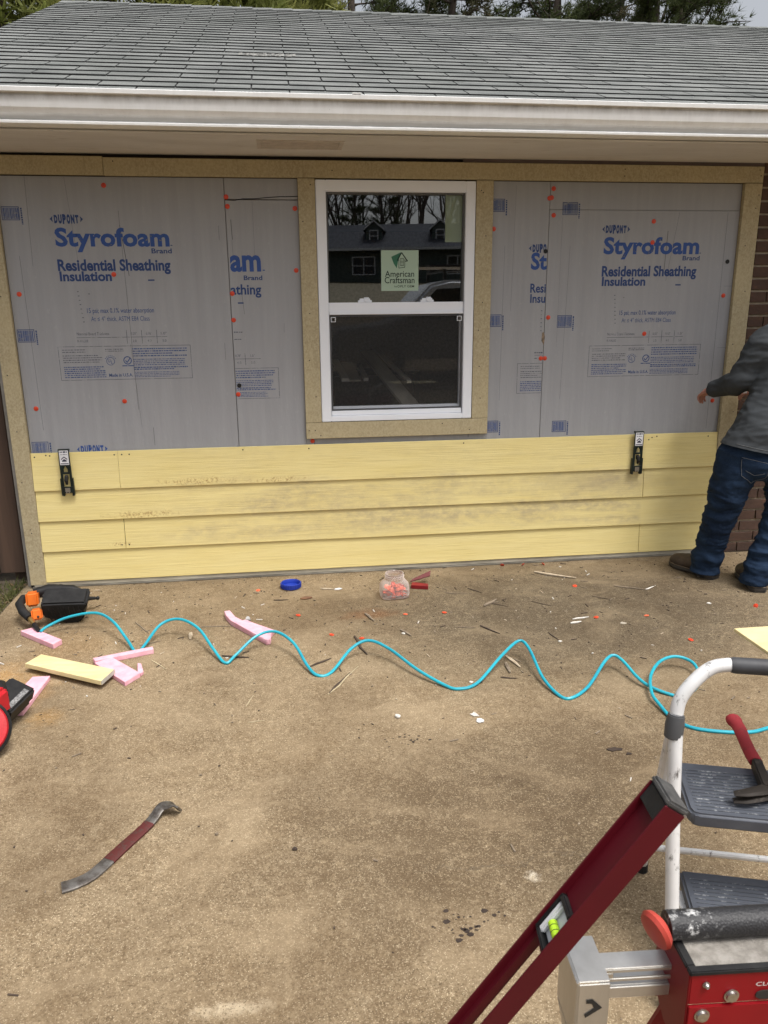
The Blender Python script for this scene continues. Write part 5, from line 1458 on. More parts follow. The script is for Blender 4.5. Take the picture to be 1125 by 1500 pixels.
CAPS = [((.576,-.693),'lone orange nail cap on the rust stain below the jar'), ((.778,-.705),'orange nail cap on the concrete right of the jar'), ((.183,-.889),'orange nail cap with dark centre left of the curved twig'),
 ((1.861,-1.204),'orange nail cap nearest the loop of the hose'), ((1.79,-.895),'orange nail cap in the dark patch right of the white splinters'), ((2.405,-.869),'orange nail cap behind the right boot heel'),
 ((.323,-.95),'orange nail cap lying at the third arch of the hose'), ((.027,-.627),'faded orange nail cap below the blue lid'), ((1.528,-.060),'orange nail cap against the wall by the thick pale stick'),
 ((1.277,-.040),'orange nail cap against the wall, leftmost of those right of the window'), ((1.405,-.050),'orange nail cap against the wall in the middle of its row'), ((1.526,-.882),'faded orange nail cap touching the pair of white splinters'),
 ((-.188,-.23),'orange nail cap near the wall left of the blue lid'), ((1.584,-.439),'orange nail cap in front of the thick pale stick')]
for i, ((x, y), lb) in enumerate(CAPS):
    o = link_mesh('loose_cap', loose2 if i % 4 else loose); o.location = (x, y, .001 + .002*(i % 2)); o.rotation_euler = (random.uniform(-.25, .25), random.uniform(-.25, .25), random.uniform(0, 3)); 
    if i in (5, 8, 9, 10): o.location.z = .006; o.rotation_euler = (.9, .2, i)
    tag(o, lb, 'nail cap', 'nail caps dropped on the concrete')
def flake(c, r, mat, label, cat='chip', h=.006, name='chip', lobes=9, sy=1.0):
    pts = [(r*random.uniform(.55, 1.25)*math.cos(2*math.pi*k/lobes), sy*r*random.uniform(.55, 1.25)*math.sin(2*math.pi*k/lobes)) for k in range(lobes)]
    m_ = MB(); m_.prism(pts, 0, h); o = m_.build(name, mat, bevel=min(.002, h*.3), seg=1); o.location = (c[0], c[1], .001); o.rotation_euler = (random.uniform(-.08, .08), random.uniform(-.08, .08), 0)
    return tag(o, label, cat, 'chips and flakes on the concrete')
flake((.385, -1.694), .013, BONE, 'small white crumb below the middle of the hose', h=.010, lobes=6)
flake((.684, -1.722), .018, BONE, 'upper half of the broken white flake below the hose', h=.004)
flake((.694, -1.768), .019, simple('edged_flake', (.70, .68, .65), (.25, .2, .17), 90, .9, lo=.3, hi=.42), 'lower dark edged half of the broken white flake below the hose', h=.004)
flake((.074, -.396), .030, simple('rust_leaf', (.22, .11, .055), (.14, .07, .04), 30, .9), 'rust brown dead leaf in front of the blue lid', 'leaf', .008, 'leaf', 7, .6)
flake((.255, -.285), .026, simple('paper_scrap', (.74, .74, .75), rough=.6), 'white paper scrap right of the blue lid', 'paper', .005, 'paper_scrap', 5, .6)
stick((.16, -.262), (.235, -.285), .007, WOODP, 'pale splinter leading to the white paper scrap')
flake((1.122, -2.025), .026, simple('mud_dark', (.05, .034, .024), (.03, .02, .015), 40, .95), 'dark mud flake on the concrete left of the step ladder', 'mud', .003, 'mud_flake', 9, .55)
flake((1.160, -2.06), .012, bpy.data.materials['mud_dark'], 'small dark mud flake beside the bigger one left of the step ladder', 'mud', .003, 'mud_flake', 7, .6)
flake((-.024, -2.389), .011, bpy.data.materials['mud_dark'], 'small dark mud clod alone on the middle of the concrete', 'mud', .006, 'mud_clod', 7, .7)
flake((-.258, -2.289), .007, WOODM, 'little brown pebble between the pry bar hook and the mud clod', 'pebble', .006, 'pebble', 7, .8)
flake((.735, -1.461), .010, BONE, 'white crumb left of the stubs under the hose', h=.004)
flake((.53, -.93), .010, BONE, 'white crumb beside the rough brown twig', h=.004)
flake((1.247, -1.127+.0), .009, BONE, 'white crumb behind the fifth dip of the hose', h=.004)
flake((2.19, -.79), .012, BONE, 'white crumb in front of the right boot', h=.003)
flake((1.63, -.97), .016, simple('pale_grit', (.45, .40, .32), rough=.95), 'pale rough patch of grit right of the white splinters', 'grit', .002, 'grit_patch')
# mud crumbs nobody could count
mb = MB()
for i in range(34):
    x, y = random.gauss(.405, .045), random.gauss(-2.735, .022); r_ = random.choice((.003, .004, .006, .010))*random.uniform(.7, 1.2); n_ = 6
    pts = [(x + r_*random.uniform(.6, 1.1)*math.cos(2*math.pi*k/n_), y + .8*r_*random.uniform(.6, 1.1)*math.sin(2*math.pi*k/n_)) for k in range(n_)]
    mb.prism(pts, .0004, .0010)
for i in range(22):
    x, y = random.gauss(.40, .05), random.gauss(-1.865, .025); r_ = random.uniform(.003, .008)
    mb.prism([(x + r_*random.uniform(.6, 1.1)*math.cos(2*math.pi*k/6), y + .6*r_*random.uniform(.6, 1.1)*math.sin(2*math.pi*k/6)) for k in range(6)], .0004, .0009)
tag(mb.build('mud_crumbs', bpy.data.materials['mud_dark']), kind='stuff')
mb = MB()
for i in range(900):
    x = random.uniform(-1.4, 3.0); y = -abs(random.gauss(0, 1.1)) - .02
    if y < -3.4: continue
    r_ = random.uniform(.0015, .0045); a_ = random.uniform(0, 3); k_ = random.choice((0, 1, 1, 1, 2, 2, 2, 2, 3) if i % 3 else (1, 2, 2))
    ln_ = r_*random.choice((1, 1, 1.6, 4))
    M = tr(x, y, .001) @ Matrix.Rotation(a_, 4, 'Z')
    mb.box(-ln_, ln_, -r_*.6, r_*.6, 0, r_*.7, k_, M)
tag(mb.build('litter_specks', [WOODP, WOODM, WOODD, BONE], recalc=False), kind='stuff')

# ------------------------------------------------------------------ step ladder
LW = m_worn('worn_white_paint', (.72, .72, .715), (.16, .15, .14), .57, .66, 48, .4, st=(1, 1, .35))
GREYP = simple('grey_plastic', (.085, .095, .115), (.065, .072, .09), 12, .5, bump=.1, bscale=150)
DGREY = simple('dark_grey_grip', (.055, .057, .062), (.04, .04, .045), 30, .6)
wd = V((.955, -.297, 0)).normalized(); ld = V((.297, .955, 0)).normalized(); LWID = .42
lad = thing('step_ladder', 'white two step ladder with grey treads and a dark handle grip, paint worn', 'step ladder', (.95, -2.85, 0))
def LD(p): return V(p) - V((.95, -2.85, 0))
JT = V((.817, -2.93, .66)); FF = V((.806, -3.045, .0)); RF = V((.946, -2.612, .0))
fr = [FF, FF.lerp(JT, .35), V((.812, -2.962, .47)), JT, V((.818, -2.925, .685)), V((.826, -2.92, .715)), V((.845, -2.917, .742)), V((.877, -2.912, .769)), V((.903, -2.913, .784)), V((.931, -2.918, .789))]
def shift(P, k): return [p + wd*k for p in P]
def mirror_pts(P):
    out = []
    for p in P:
        k = (p - JT).dot(wd); out.append(p + wd*(LWID - 2*k))
    return out
left = [LD(p) for p in fr]; right = [LD(p) for p in mirror_pts(fr)]
loop = spline(left, 4) + spline(right, 4)[::-1]
mb = MB(); mb.tube(loop, .0150, 12); mb.build('front_frame', LW, lad, smooth=True)
g0, g1 = LD(fr[-1]) + wd*.0, LD(mirror_pts(fr)[-1])
gd_ = (g1 - g0).normalized()
mb = MB(); mb.tube([g0 + gd_*.004, g0 + gd_*.012, g1 - gd_*.012, g1 - gd_*.004], [.016, .0178, .0178, .016], 12)
mb.build('handle_grip', DGREY, lad, smooth=True)
for k in (0, 1):
    P = [JT + V((-.006, .004, -.02)) + wd*0, JT.lerp(RF, .5) + V((-.004, 0, 0)), RF + V((0, 0, .02))]
    P = [LD(p) + wd*(LWID + (-.0 if k else 0))*k for p in P]
    mb = MB(); mb.tube(P, .0125, 10); mb.build('rear_leg', LW, lad, smooth=True)
    mb = MB(); mb.tube([P[-1] + V((-.002, -.004, .012)), P[-1] + V((0, .002, -.0195))], [.0145, .0165], 10); mb.build('rubber_foot', BLK2, lad, smooth=True)
    mb = MB(); q = LD(FF) + wd*LWID*k; mb.tube([q + V((0, .012, .03)), q + V((0, 0, .0005))], [.018, .020], 10); mb.build('rubber_foot', BLK2, lad, smooth=True)
    jt = LD(JT) + wd*LWID*k
    mb = MB(); mb.tube([jt + V((.0005, .004, .024)), jt + V((-.002, .002, .0)), jt + V((-.004, .0, -.030))], [.0175, .0205, .0195], 14)
    mb.build('hinge_collar', m_worn('collar_grey', (.085, .088, .092), (.3, .3, .3), .68, .75, 60, .5) if k == 0 else bpy.data.materials['collar_grey'], lad, smooth=True, bevel=.002)
rb0 = LD(RF.lerp(JT, .20)); mb = MB(); mb.tube([rb0, rb0 + wd*LWID], .0085, 10); mb.build('cross_bar', LW, lad, smooth=True)
TREAD = NT('tread_ribs'); _sx = TREAD.rng(TREAD.noise(42, 6, .75), .52, .66, 0, .8); TREAD.col(TREAD.mix(_sx, (.075, .082, .098), (.50, .52, .53))); TREAD.rough(.6); TREAD = TREAD.mat
def step(origin, depth, w, name='step'):
    """origin: front left top corner"""
    M = frame(LD(origin), wd, ld, V((0, 0, 1)))
    m_ = MB(); r_ = .022
    pl = [(r_*(1 - math.cos(a_)), r_*(1 - math.sin(a_))) for a_ in (0, .52, 1.05, 1.57)]
    pl = [(0, r_), (.006, .006), (r_, 0), (w - r_, 0), (w - .006, .006), (w, r_), (w, depth), (0, depth)]
    m_.prism(pl, -.034, 0, 0, M); o = m_.build(name, GREYP, lad, bevel=.006, seg=3)
    m_ = MB(); n_ = int((depth - .03)/.0125)
    for k in range(n_):
        y = .018 + k*.0125
        m_.box(.018, w - .018, y, y + .0030, -.001, .0016, 0, M)
    tag(m_.build('tread_ribs', TREAD, o), kind='stuff')
    for sx_ in (.0, w):
        mb_ = MB(); mb_.box(sx_ - .010, sx_ + .010, depth*.25, depth*.8, -.050, -.0345, 0, M); mb_.build('step_bracket', LW, o, bevel=.002)
    return o
step(V((.850, -2.968, .460)) - wd*.0, .205, .378)
step(V((.858, -3.008, .222)), .150, .366)

# claw hammer on the top step
ham = thing('hammer', 'claw hammer with red rubber grip lying on the top step of the ladder', 'hammer', (1.06, -2.86, .462))
def HM(x, y, z): return V((x - 1.06, y + 2.86, z - .462))
GRIPR = m_worn('red_rubber', (.33, .030, .038), (.20, .030, .032), .5, .68, 26, .75)
OLDST = m_worn('old_steel', (.030, .025, .021), (.15, .13, .11), .56, .70, 40, .55, .3)
mb = MB(); mb.tube(spline([HM(1.139, -2.650, .486), HM(1.134, -2.665, .488), HM(1.128, -2.70, .486), HM(1.112, -2.745, .485), HM(1.094, -2.80, .484), HM(1.083, -2.842, .484)], 4), [.014]*2 + [.0195]*4 + [.0165]*5 + [.0155]*6 + [.016]*4, 12, flat=.8, up=(0, 0, 1)); mb.build('grip', GRIPR, ham, smooth=True)
mb = MB(); beam_between(mb, HM(1.083, -2.843, .483), HM(1.045, -2.945, .481), .022, .028); mb.build('shaft', OLDST, ham, bevel=.003)
mb = MB(); mb.box(-.016, .016, -.015, .015, -.014, .014, 0, tr(*HM(1.043, -2.950, .480)) @ rot('Z', -10)); mb.tube([HM(1.05, -2.952, .480), HM(1.085, -2.968, .479), HM(1.10, -2.975, .479), HM(1.125, -2.985, .479)], [.012, .011, .0145, .0145], 12); mb.build('head', OLDST, ham, bevel=.003)
for s_ in (-1, 1):
    mb = MB(); mb.tube([HM(1.038, -2.951, .483 + s_*.007), HM(1.008, -2.960, .487 + s_*.0085), HM(.980, -2.962, .486 + s_*.009), HM(.958, -2.954, .481 + s_*.009)], [.0165, .0155, .0135, .009], 8, flat=.5, up=(0, 0, 1)); mb.build('claw', OLDST, ham, smooth=True)
slab('siding_offcut', [(1.012, -2.800), (1.017, -3.012), (1.46, -3.012), (1.46, -2.800)], .8095, .8175, OFFY, 'yellow siding plank lying across the ladder handle at the right edge', 'siding offcut', bev=.0008)

# ------------------------------------------------------------------ spirit level leaning across the front
LRED = m_worn('maroon_paint', (.080, .0018, .007), (.15, .045, .05),   .66, .76, 34, .5)
ax_ = V((.54782573, -.05827933, .83456005)).normalized()
ww = V((-.1202533, -.99269668, .00961483)); ww = (ww - ax_*ww.dot(ax_)).normalized()
wf = ax_.cross(ww).normalized()
if wf.x < 0: wf = -wf
TOP = V((.477, -3.511, .918))
LLEN = 1.092
LO = TOP - ww*.06
lev = thing('spirit_level', 'long dark red spirit level with a green vial leaning in the foreground', 'spirit level', tuple(LO - ax_*LLEN))
LM = frame(V((0, 0, 0)), wf, ww, ax_)      # local: x across the flange, y across the web, z up the bar from its foot
def lv(*b, m=None, name=None, bevel=.0008, seg=1):
    m_ = MB(); m_.box(*b, 0, LM); return m_.build(name, m, lev, bevel=bevel, seg=seg)
lv(0, .032, .0565, .060, 0, LLEN - .006, m=LRED, name='flange'); lv(0, .032, 0, .0035, 0, LLEN - .006, m=LRED, name='flange')
w0, w1 = .011, .021
segs = [(0, .12), (.24, LLEN - .60), (LLEN - .2955, LLEN - .288), (LLEN - .2175, LLEN - .006)]
m_ = MB()
for a_, b_ in segs: m_.box(w0, w1, .0036, .0564, a_, b_, 0, LM)
for a_, b_ in ((LLEN - .60, LLEN - .2955), (.12, .24)):
    m_.box(w0, w1, .0036, .013, a_, b_, 0, LM); m_.box(w0, w1, .047, .0564, a_, b_, 0, LM)
m_.build('web', LRED, lev)
lv(-.001, .033, -.001, .061, LLEN - .0058, LLEN + .004, m=simple('cap_rubber', (.035, .035, .035), (.075, .073, .07), 60, .75), name='end_cap', bevel=.003, seg=2)
lv(-.0005, .0325, -.0005, .0605, -.008, -.0002, m=bpy.data.materials['cap_rubber'], name='end_cap', bevel=.003, seg=2)
# black insert tucked inside the bar end
lv(.002, .010, .004, .056, LLEN - .035, LLEN - .0065, m=BLACKP, name='end_insert')
m_ = MB(); vz0, vz1 = LLEN - .2870, LLEN - .2180
m_.box(.003, .028, .0042, .0085, vz0, vz1, 0, LM); m_.box(.003, .028, .0515, .0558, vz0, vz1, 0, LM); m_.box(.003, .028, .0086, .0514, vz0, vz0 + .004, 0, LM); m_.box(.003, .028, .0086, .0514, vz1 - .009, vz1, 0, LM)
m_.build('vial_frame', BLACKP, lev, bevel=.002)
m_ = MB(); m_.box(.016, .026, .0087, .0513, vz0 + .0042, vz1 - .0092, 0, LM); m_.box(.006, .0158, .0087, .020, vz0 + .0042, vz1 - .0092, 0, LM); m_.build('vial_block', simple('vial_white', (.78, .79, .80), rough=.35), lev, bevel=.003)
VG = NT('vial_green'); VG.col((.42, .66, .03)); VG.rough(.12); VG = VG.mat
m_ = MB(); m_.tube([LM @ V((.0115, .0205, vz0 + .028)), LM @ V((.0115, .0512, vz0 + .028))], .0072, 14); vial = m_.build('vial', VG, lev, smooth=True, bevel=.0015)
for y_ in (.030, .040):
    m_ = MB(); m_.tube([LM @ V((.0115, y_, vz0 + .028)), LM @ V((.0115, y_ + .0012, vz0 + .028))], .0074, 14); m_.build('vial_mark', BLACKP, vial, smooth=True)

# ------------------------------------------------------------------ red bench tool with lever handle
TR_ = V((.532, -3.521, .644))
tool = thing('bench_tool', 'red steel bench tool with a black lever handle and a slotted side arm', 'bench tool', (TR_.x, TR_.y, 0))
TM = tr(0, 0, TR_.z) @ rot('Z', -4)
TRED = m_worn('tool_red', (.26, .003, .008), (.16, .03, .02), .66, .78, 24, .5)
TDRED = m_worn('tool_red_side', (.20, .004, .008), (.13, .03, .02), .68, .80, 24, .5)
bl = .58
m_ = MB(); m_.box(0, bl, 0, .003, -.056, -.004, 0, TM); m_.build('front_panel', TRED, tool, bevel=.001)
m_ = MB(); m_.box(0, bl, -.0025, .003, -.150, -.058, 0, TM); m_.build('lower_panel', TRED, tool, bevel=.001)
m_ = MB(); m_.prism([(0, .0), (.098, .0), (.106, -.07), (.104, -.118), (.06, -.150), (0, -.150)], -.003, .0, 0, TM @ Matrix(((0, 0, 1, 0), (1, 0, 0, 0), (0, 1, 0, 0), (0, 0, 0, 1)))); m_.build('side_plate', TDRED, tool, bevel=.001)
m_ = MB(); m_.box(.002, bl, .101, .104, -.150, -.004, 0, TM); m_.build('rear_panel', TRED, tool)
m_ = MB(); m_.box(-.004, bl, -.003, .009, -.0038, .004, 0, TM); m_.box(-.004, .009, .009, .098, -.0038, .004, 0, TM); m_.box(.009, bl, .089, .098, -.0038, .004, 0, TM); m_.build('tread_border', BLK2, tool, bevel=.0015)
m_ = MB(); m_.box(.0092, bl, .0092, .0888, -.0036, .0022, 0, TM); m_.build('grit_pad', simple('grit_grey', (.30, .28, .25), (.17, .155, .135), 45, .95, bump=.6, bscale=300), tool)
for x_, z_, r_ in ((.022, -.021, .0042), (.061, -.043, .0088), (.020, -.073, .0090)):
    m_ = MB(); m_.lathe([(r_*1.25, 0), (r_*1.25, .0012), (r_, .0014), (r_*.9, .0045), (r_*.5, .006), (r_*.3, .0052)], 16, 0, TM @ tr(x_, -.0005 if z_ > -.05 else -.0026, z_) @ rot('X', 90)); m_.build('bolt', STEEL, tool, smooth=True, angle=50)
m_ = MB(); pts = []
sp = [(.108 + .012*math.cos(a_) + (.02 if math.cos(a_) > 0 else 0), -.044 + .0075*math.sin(a_)) for a_ in [2*math.pi*k/18 for k in range(18)]]
m_.prism(sp, .0002, .0018, 0, TM @ tr(0, 0, 0) @ rot('X', 90)); m_.build('slot', DARK, tool)
p = Print(y=0); vs, fs = text_mesh('CLOSE', .095, .135, -.029, -.022, bold=.01, y=-.0006); p.mb.add([TM @ V(v) for v in vs], fs); p.build('panel_print', simple('print_white', (.7, .62, .6)), tool)
m_ = MB(); hl = spline([TM @ V((-.012, .062, .0235)), TM @ V((.05, .062, .0235)), TM @ V((.25, .062, .024)), TM @ V((.60, .062, .025))], 6)
m_.tube(hl, .0205, 18)
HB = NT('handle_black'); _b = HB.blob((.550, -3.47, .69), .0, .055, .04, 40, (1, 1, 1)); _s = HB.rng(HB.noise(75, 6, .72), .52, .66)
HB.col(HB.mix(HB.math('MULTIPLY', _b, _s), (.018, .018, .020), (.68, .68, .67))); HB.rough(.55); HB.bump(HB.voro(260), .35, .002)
m_.build('lever_handle', HB.mat, tool, smooth=True)
CM = TM @ tr(-.024, .062, .019) @ rot('Z', 24) @ rot('Y', -90 - 20)
m_ = MB(); m_.lathe([(.019, -.008), (.030, -.003), (.0345, .004), (.031, .010), (.018, .014), (.0, .0145)], 24, 0, CM, sy=.78, cap=False); m_.build('handle_cap', m_worn('cap_red', (.46, .062, .045), (.30, .05, .04), .6, .7, 30, .5), tool, smooth=True)
ALU = simple('brushed_aluminium', (.62, .61, .585), (.50, .49, .465), 18, .36, .85, st=(1, 1, .2))
b0 = V((.382, -3.489, .614)) - V((TR_.x, TR_.y, 0))
BRM = tr(*b0) @ rot('Z', -4)
m_ = MB(); m_.box(0, .046, .002, .084, -.003, 0, 0, BRM); m_.box(0, .046, 0, .003, -.175, -.0032, 0, BRM); m_.box(-.003, -.0002, .0, .084, -.110, 0, 0, BRM)
m_.prism([(.084, -.1102), (.0, -.175), (.0, -.1102)], -.003, -.0002, 0, BRM @ Matrix(((0, 0, 1, 0), (1, 0, 0, 0), (0, 1, 0, 0), (0, 0, 0, 1))))
m_.build('end_stop', ALU, tool, bevel=.0012)
p = Print(y=-.0008); p.poly([(.012, -.030), (.021, -.029), (.036, -.045), (.012, -.062), (.010, -.056), (.024, -.045), (.020, -.037), (.012, -.036)])
o_ = p.build('arrow_mark', simple('arrow_black', (.015, .015, .015)), tool); o_.matrix_local = BRM
for z0_, z1_ in ((-.034, -.012), (-.064, -.044)):
    m_ = MB()
    if z0_ > -.04:
        m_.box(.0462, .150, .030, .034, z1_ - .006, z1_, 0, BRM); m_.box(.0462, .150, .030, .034, z0_, z0_ + .006, 0, BRM); m_.box(.0462, .062, .030, .034, z0_ + .0062, z1_ - .0062, 0, BRM); m_.box(.0462, .150, .030, .060, z1_ + .0002, z1_ + .003, 0, BRM)
    else:
        m_.box(.0462, .150, .030, .034, z0_, z1_, 0, BRM); m_.box(.0462, .150, .0342, .060, z1_ - .003, z1_, 0, BRM)
    m_.build('slotted_arm', ALU, tool, bevel=.001)
for x_, y_ in ((.03, .0), (bl - .03, .0), (.03, .10), (bl - .03, .10)):
    m_ = MB(); m_.tube([TM @ V((x_, y_ + (.006 if y_ == 0 else -.006), -.152)), V(((TM @ V((x_ + (-.10 if x_ < .2 else .10), (-.18 if y_ == 0 else .22), 0))).x, (TM @ V((x_, (-.18 if y_ == 0 else .22), 0))).y, .0))], .014, 10); m_.build('leg', TDRED, tool, smooth=True)

# ------------------------------------------------------------------ trees behind the roof
BARK = simple('pine_bark', (.075, .055, .042), (.035, .027, .022), 9, .95, bump=.6, bscale=30, bdist=.03, st=(1, 1, .3))
PINE = m_leaf('pine_needles', (.045, .062, .022), (.10, .12, .045), (.055, .070, .026))
CEDAR = m_leaf('cedar_fronds', (.20, .215, .060), (.36, .35, .12), (.16, .185, .05))
BRON = m_leaf('bronze_needles', (.07, .068, .036), (.12, .105, .055), (.06, .065, .03))
def branch_pts(p, d, ln, n=5, droop=0.0, wob=.12):
    pts = [V(p)]; d = V(d).normalized()
    for k in range(n):
        d = (d + V((random.gauss(0, wob), random.gauss(0, wob), random.gauss(0, wob*.6) - droop))).normalized()
        pts.append(pts[-1] + d * ln / n)
    return pts
def tuft(mb_, c, d, n, ln, w):
    d = V(d).normalized()
    for k in range(n):
        q = (d*.7 + V((random.gauss(0, .6), random.gauss(0, .6), random.gauss(0, .5)))).normalized()
        s_ = q.cross(V((random.gauss(0, 1), random.gauss(0, 1), random.gauss(0, 1)))).normalized() * w
        e = V(c) + q*ln*random.uniform(.6, 1.1)
        mb_.add([V(c) - s_, V(c) + s_, e], [(0, 1, 2)])
def pine(h, crown0, spread, limbs, tn, ln, w, dead=6):
    tk = MB(); cr = MB()
    tp = branch_pts((0, 0, 0), (0, 0, 1), h, 9, 0, .03)
    rs = [.20*(1 - .9*k/9)*h/14 + .02 for k in range(10)]
    tk.tube(tp, rs, 9)
    for i in range(limbs + dead):
        t_ = random.uniform(crown0, .98) if i < limbs else random.uniform(crown0*.5, crown0)
        k_ = t_*9; a_ = int(min(k_, 8)); p = tp[a_].lerp(tp[a_+1], k_ - a_)
        an = random.uniform(0, 6.283); L_ = spread*(1.15 - .75*max(0, t_ - crown0)/(1 - crown0))*random.uniform(.6, 1.15)
        bp = branch_pts(p, (math.cos(an), math.sin(an), random.uniform(.05, .6)), L_, 6, -.01, .16)
        r0 = .018*L_ + .008
        tk.tube(bp, [r0*(1 - .8*k/6) for k in range(7)], 5, cap=False)
        subs = []
        for s_ in range(5):
            j = random.randint(2, 5); sp_ = branch_pts(bp[j], (bp[j+1] - bp[j]).normalized() + V((random.gauss(0, .6), random.gauss(0, .6), random.gauss(.1, .4))), L_*.4, 4, 0, .2)
            tk.tube(sp_, [r0*.4*(1 - .75*k/4) for k in range(5)], 4, cap=False); subs.append(sp_)
        if i >= limbs: continue
        for sp_ in subs + [bp[2:]]:
            for k in range(1, len(sp_)):
                for _ in range(tn):
                    c = sp_[k-1].lerp(sp_[k], random.random()) + V((random.gauss(0, .09), random.gauss(0, .09), random.gauss(.03, .08)))
                    tuft(cr, c, (sp_[k] - sp_[k-1]).normalized() + V((0, 0, .5)), 9, ln, w)
    return tk, cr
def dense(h, spread, n, ln, w):
    tk = MB(); cr = MB(); tp = branch_pts((0, 0, 0), (0, 0, 1), h, 6, 0, .03)
    tk.tube(tp, [.16*(1 - .85*k/6) for k in range(7)], 8)
    for i in range(n):
        t_ = random.uniform(.08, 1.0)**.8; an = random.uniform(0, 6.283)
        R_ = spread*(1 - t_**1.7)*random.uniform(.55, 1.08) + .12
        lump = 1 + .28*noise.noise(V((math.cos(an)*2, math.sin(an)*2, t_*6)))
        c = V((math.cos(an)*R_*lump, math.sin(an)*R_*lump, h*t_))
        tuft(cr, c, (math.cos(an), math.sin(an), .9), 9, ln, w)
    return tk, cr
def make_tree(name, proto, leafmat):
    tk, cr = proto
    return tk.mesh('trunk', BARK, smooth=True, recalc=False), cr.mesh('crown', leafmat, recalc=False)
def put_tree(name, mt, mc, x, y, s, rz, label, group, z=-.05):
    r = thing(name, label, 'tree', (x, y, z), rz, group); r.scale = (s, s, s)
    link_mesh('trunk', mt, r); link_mesh('crown', mc, r); return r
P1 = make_tree('pine', pine(14, .34, 3.0, 52, 3, .30, .013), PINE)
P2 = make_tree('pine', pine(15, .38, 2.7, 46, 3, .28, .013), PINE)
P3 = make_tree('pine', pine(13, .42, 2.6, 30, 2, .24, .012, 16), BRON)
C1 = make_tree('cedar', dense(11.5, 2.6, 3000, .42, .028), CEDAR)
TG = 'trees behind the roof ridge'
TREES = [
 ('cedar_tree', C1, -5.0, 12.0, 1.0, .3, 'olive green feathery evergreen at the far left behind the roof'),
 ('cedar_tree', C1, -3.0, 13.5, 1.1, 1.3, 'olive green feathery evergreen touching the left corner of the ridge'),
 ('cedar_tree', C1, -.9, 14.5, 1.0, 2.1, 'olive green feathery evergreen behind the left part of the ridge'),
 ('cedar_tree', C1, .5, 15.5, .92, 4.0, 'olive green feathery evergreen farthest right of its kind'),
 ('pine_tree', P2, 2.2, 19.5, .95, 1.2, 'dark pine right of the feathery evergreens, left of the sky gaps'),
 ('pine_tree', P3, 3.0, 23, 1.1, .4, 'thin pine of bare branches against the sky above the middle of the ridge'),
 ('pine_tree', P3, 4.7, 20, 1.0, 2.4, 'thin half bare pine just right of the ridge middle'),
 ('pine_tree', P1, 6.2, 24, 1.05, 3.0, 'full green pine standing back above the middle right of the ridge'),
 ('pine_tree', P1, 7.3, 20, .95, .9, 'full green pine above the right half of the ridge'),
 ('pine_tree', P2, 9.2, 21.5, .95, 2.9, 'green pine with a gap of sky at its left, right of the full pine'),
 ('pine_tree', P3, 10.4, 24, 1.1, 3.9, 'bronze tinged pine behind the gap left of the broad dark pine'),
 ('pine_tree', P1, 11.4, 20.5, .95, 5.2, 'broad dark pine with heavy limbs near the right corner'),
 ('pine_tree', P1, 13.0, 23.5, .95, 1.1, 'green pine behind and right of the broad dark pine'),
 ('pine_tree', P1, 13.6, 21.0, .90, 4.1, 'green pine filling the right corner, nearest the white sky'),
 ('pine_tree', P2, 5.4, 21.5, .95, 5.0, 'green pine between the half bare pine and the full pine'),
 ('pine_tree', P3, 16.2, 25, .66, 1.8, 'low bronze pine at the far right corner against white sky')]
for nm, (mt, mc), x, y, s, rz, lb in TREES: put_tree(nm, mt, mc, x, y, s, rz, lb, TG)

# ------------------------------------------------------------------ across the street: seen only as reflections in the upper window
YB = -60.0; ZB = rise(YB)
NGREEN = simple('green_grey_siding', (.030, .046, .040), (.022, .034, .030), 3, .7, st=(.2, .2, 6)); NROOF = simple('blue_black_roof', (.012, .016, .026), (.009, .011, .018), 3, .95); NWHITE = simple('trim_white', (.42, .42, .42)); NGLASS = simple('dark_pane', (.02, .022, .026), rough=.1)
nh = thing('neighbour_house', 'dark green house with blue black roof and two dormers, reflected in the upper window pane', 'house', (9.3, YB, ZB - .2), math.radians(13))
mb = MB(); mb.box(-9, 11, -8, 0, 0, 2.75); mb.build('wall', NGREEN, nh)
mb = MB(); mb.box(-14, -9.001, -8, .9, 0, 2.2); mb.build('garage_wall', NGREEN, nh)
mb = MB(); mb.add([(-2.9 - 6.4, .8, 2.75), (11.6, .8, 2.75), (11.6, -4, 5.0), (-9.3, -4, 5.0), (11.6, -8.8, 2.75), (-9.3, -8.8, 2.75)], [(0, 1, 2, 3), (3, 2, 4, 5), (0, 3, 5), (1, 4, 2)]); rf = mb.build('roof', NROOF, nh)
mb = MB(); mb.add([(-14.5, 1.5, 2.2), (-8.9, 1.5, 2.2), (-8.9, -4, 4.7), (-14.5, -4, 4.7), (-8.9, -8.8, 2.2), (-14.5, -8.8, 2.2)], [(0, 1, 2, 3), (3, 2, 4, 5), (0, 3, 5), (1, 4, 2)]); mb.build('garage_roof', NROOF, nh)
mb = MB(); mb.box(-9.3, 11.6, .805, .86, 2.62, 2.80); mb.box(-14.5, -8.9, 1.505, 1.56, 2.06, 2.24); mb.build('fascia', NWHITE, nh)
def nwin(x, y, z, w, h, par, cols=2):
    m_ = MB(); b = .09
    m_.box(x, x + w, y, y + .05, z, z + b); m_.box(x, x + w, y, y + .05, z + h - b, z + h); m_.box(x, x + b, y, y + .05, z + b, z + h - b); m_.box(x + w - b, x + w, y, y + .05, z + b, z + h - b)
    for c in range(1, cols): m_.box(x + w*c/cols - b/2, x + w*c/cols + b/2, y, y + .05, z + b, z + h - b)
    for c in range(cols): m_.box(x + w*c/cols + b, x + w*(c+1)/cols - b, y + .002, y + .048, z + h*.5 - .035, z + h*.5 + .035)
    f = m_.build('window', NWHITE, par); m_ = MB(); m_.box(x + .02, x + w - .02, y + .01, y + .02, z + .02, z + h - .02); m_.build('pane', NGLASS, f)
    return f
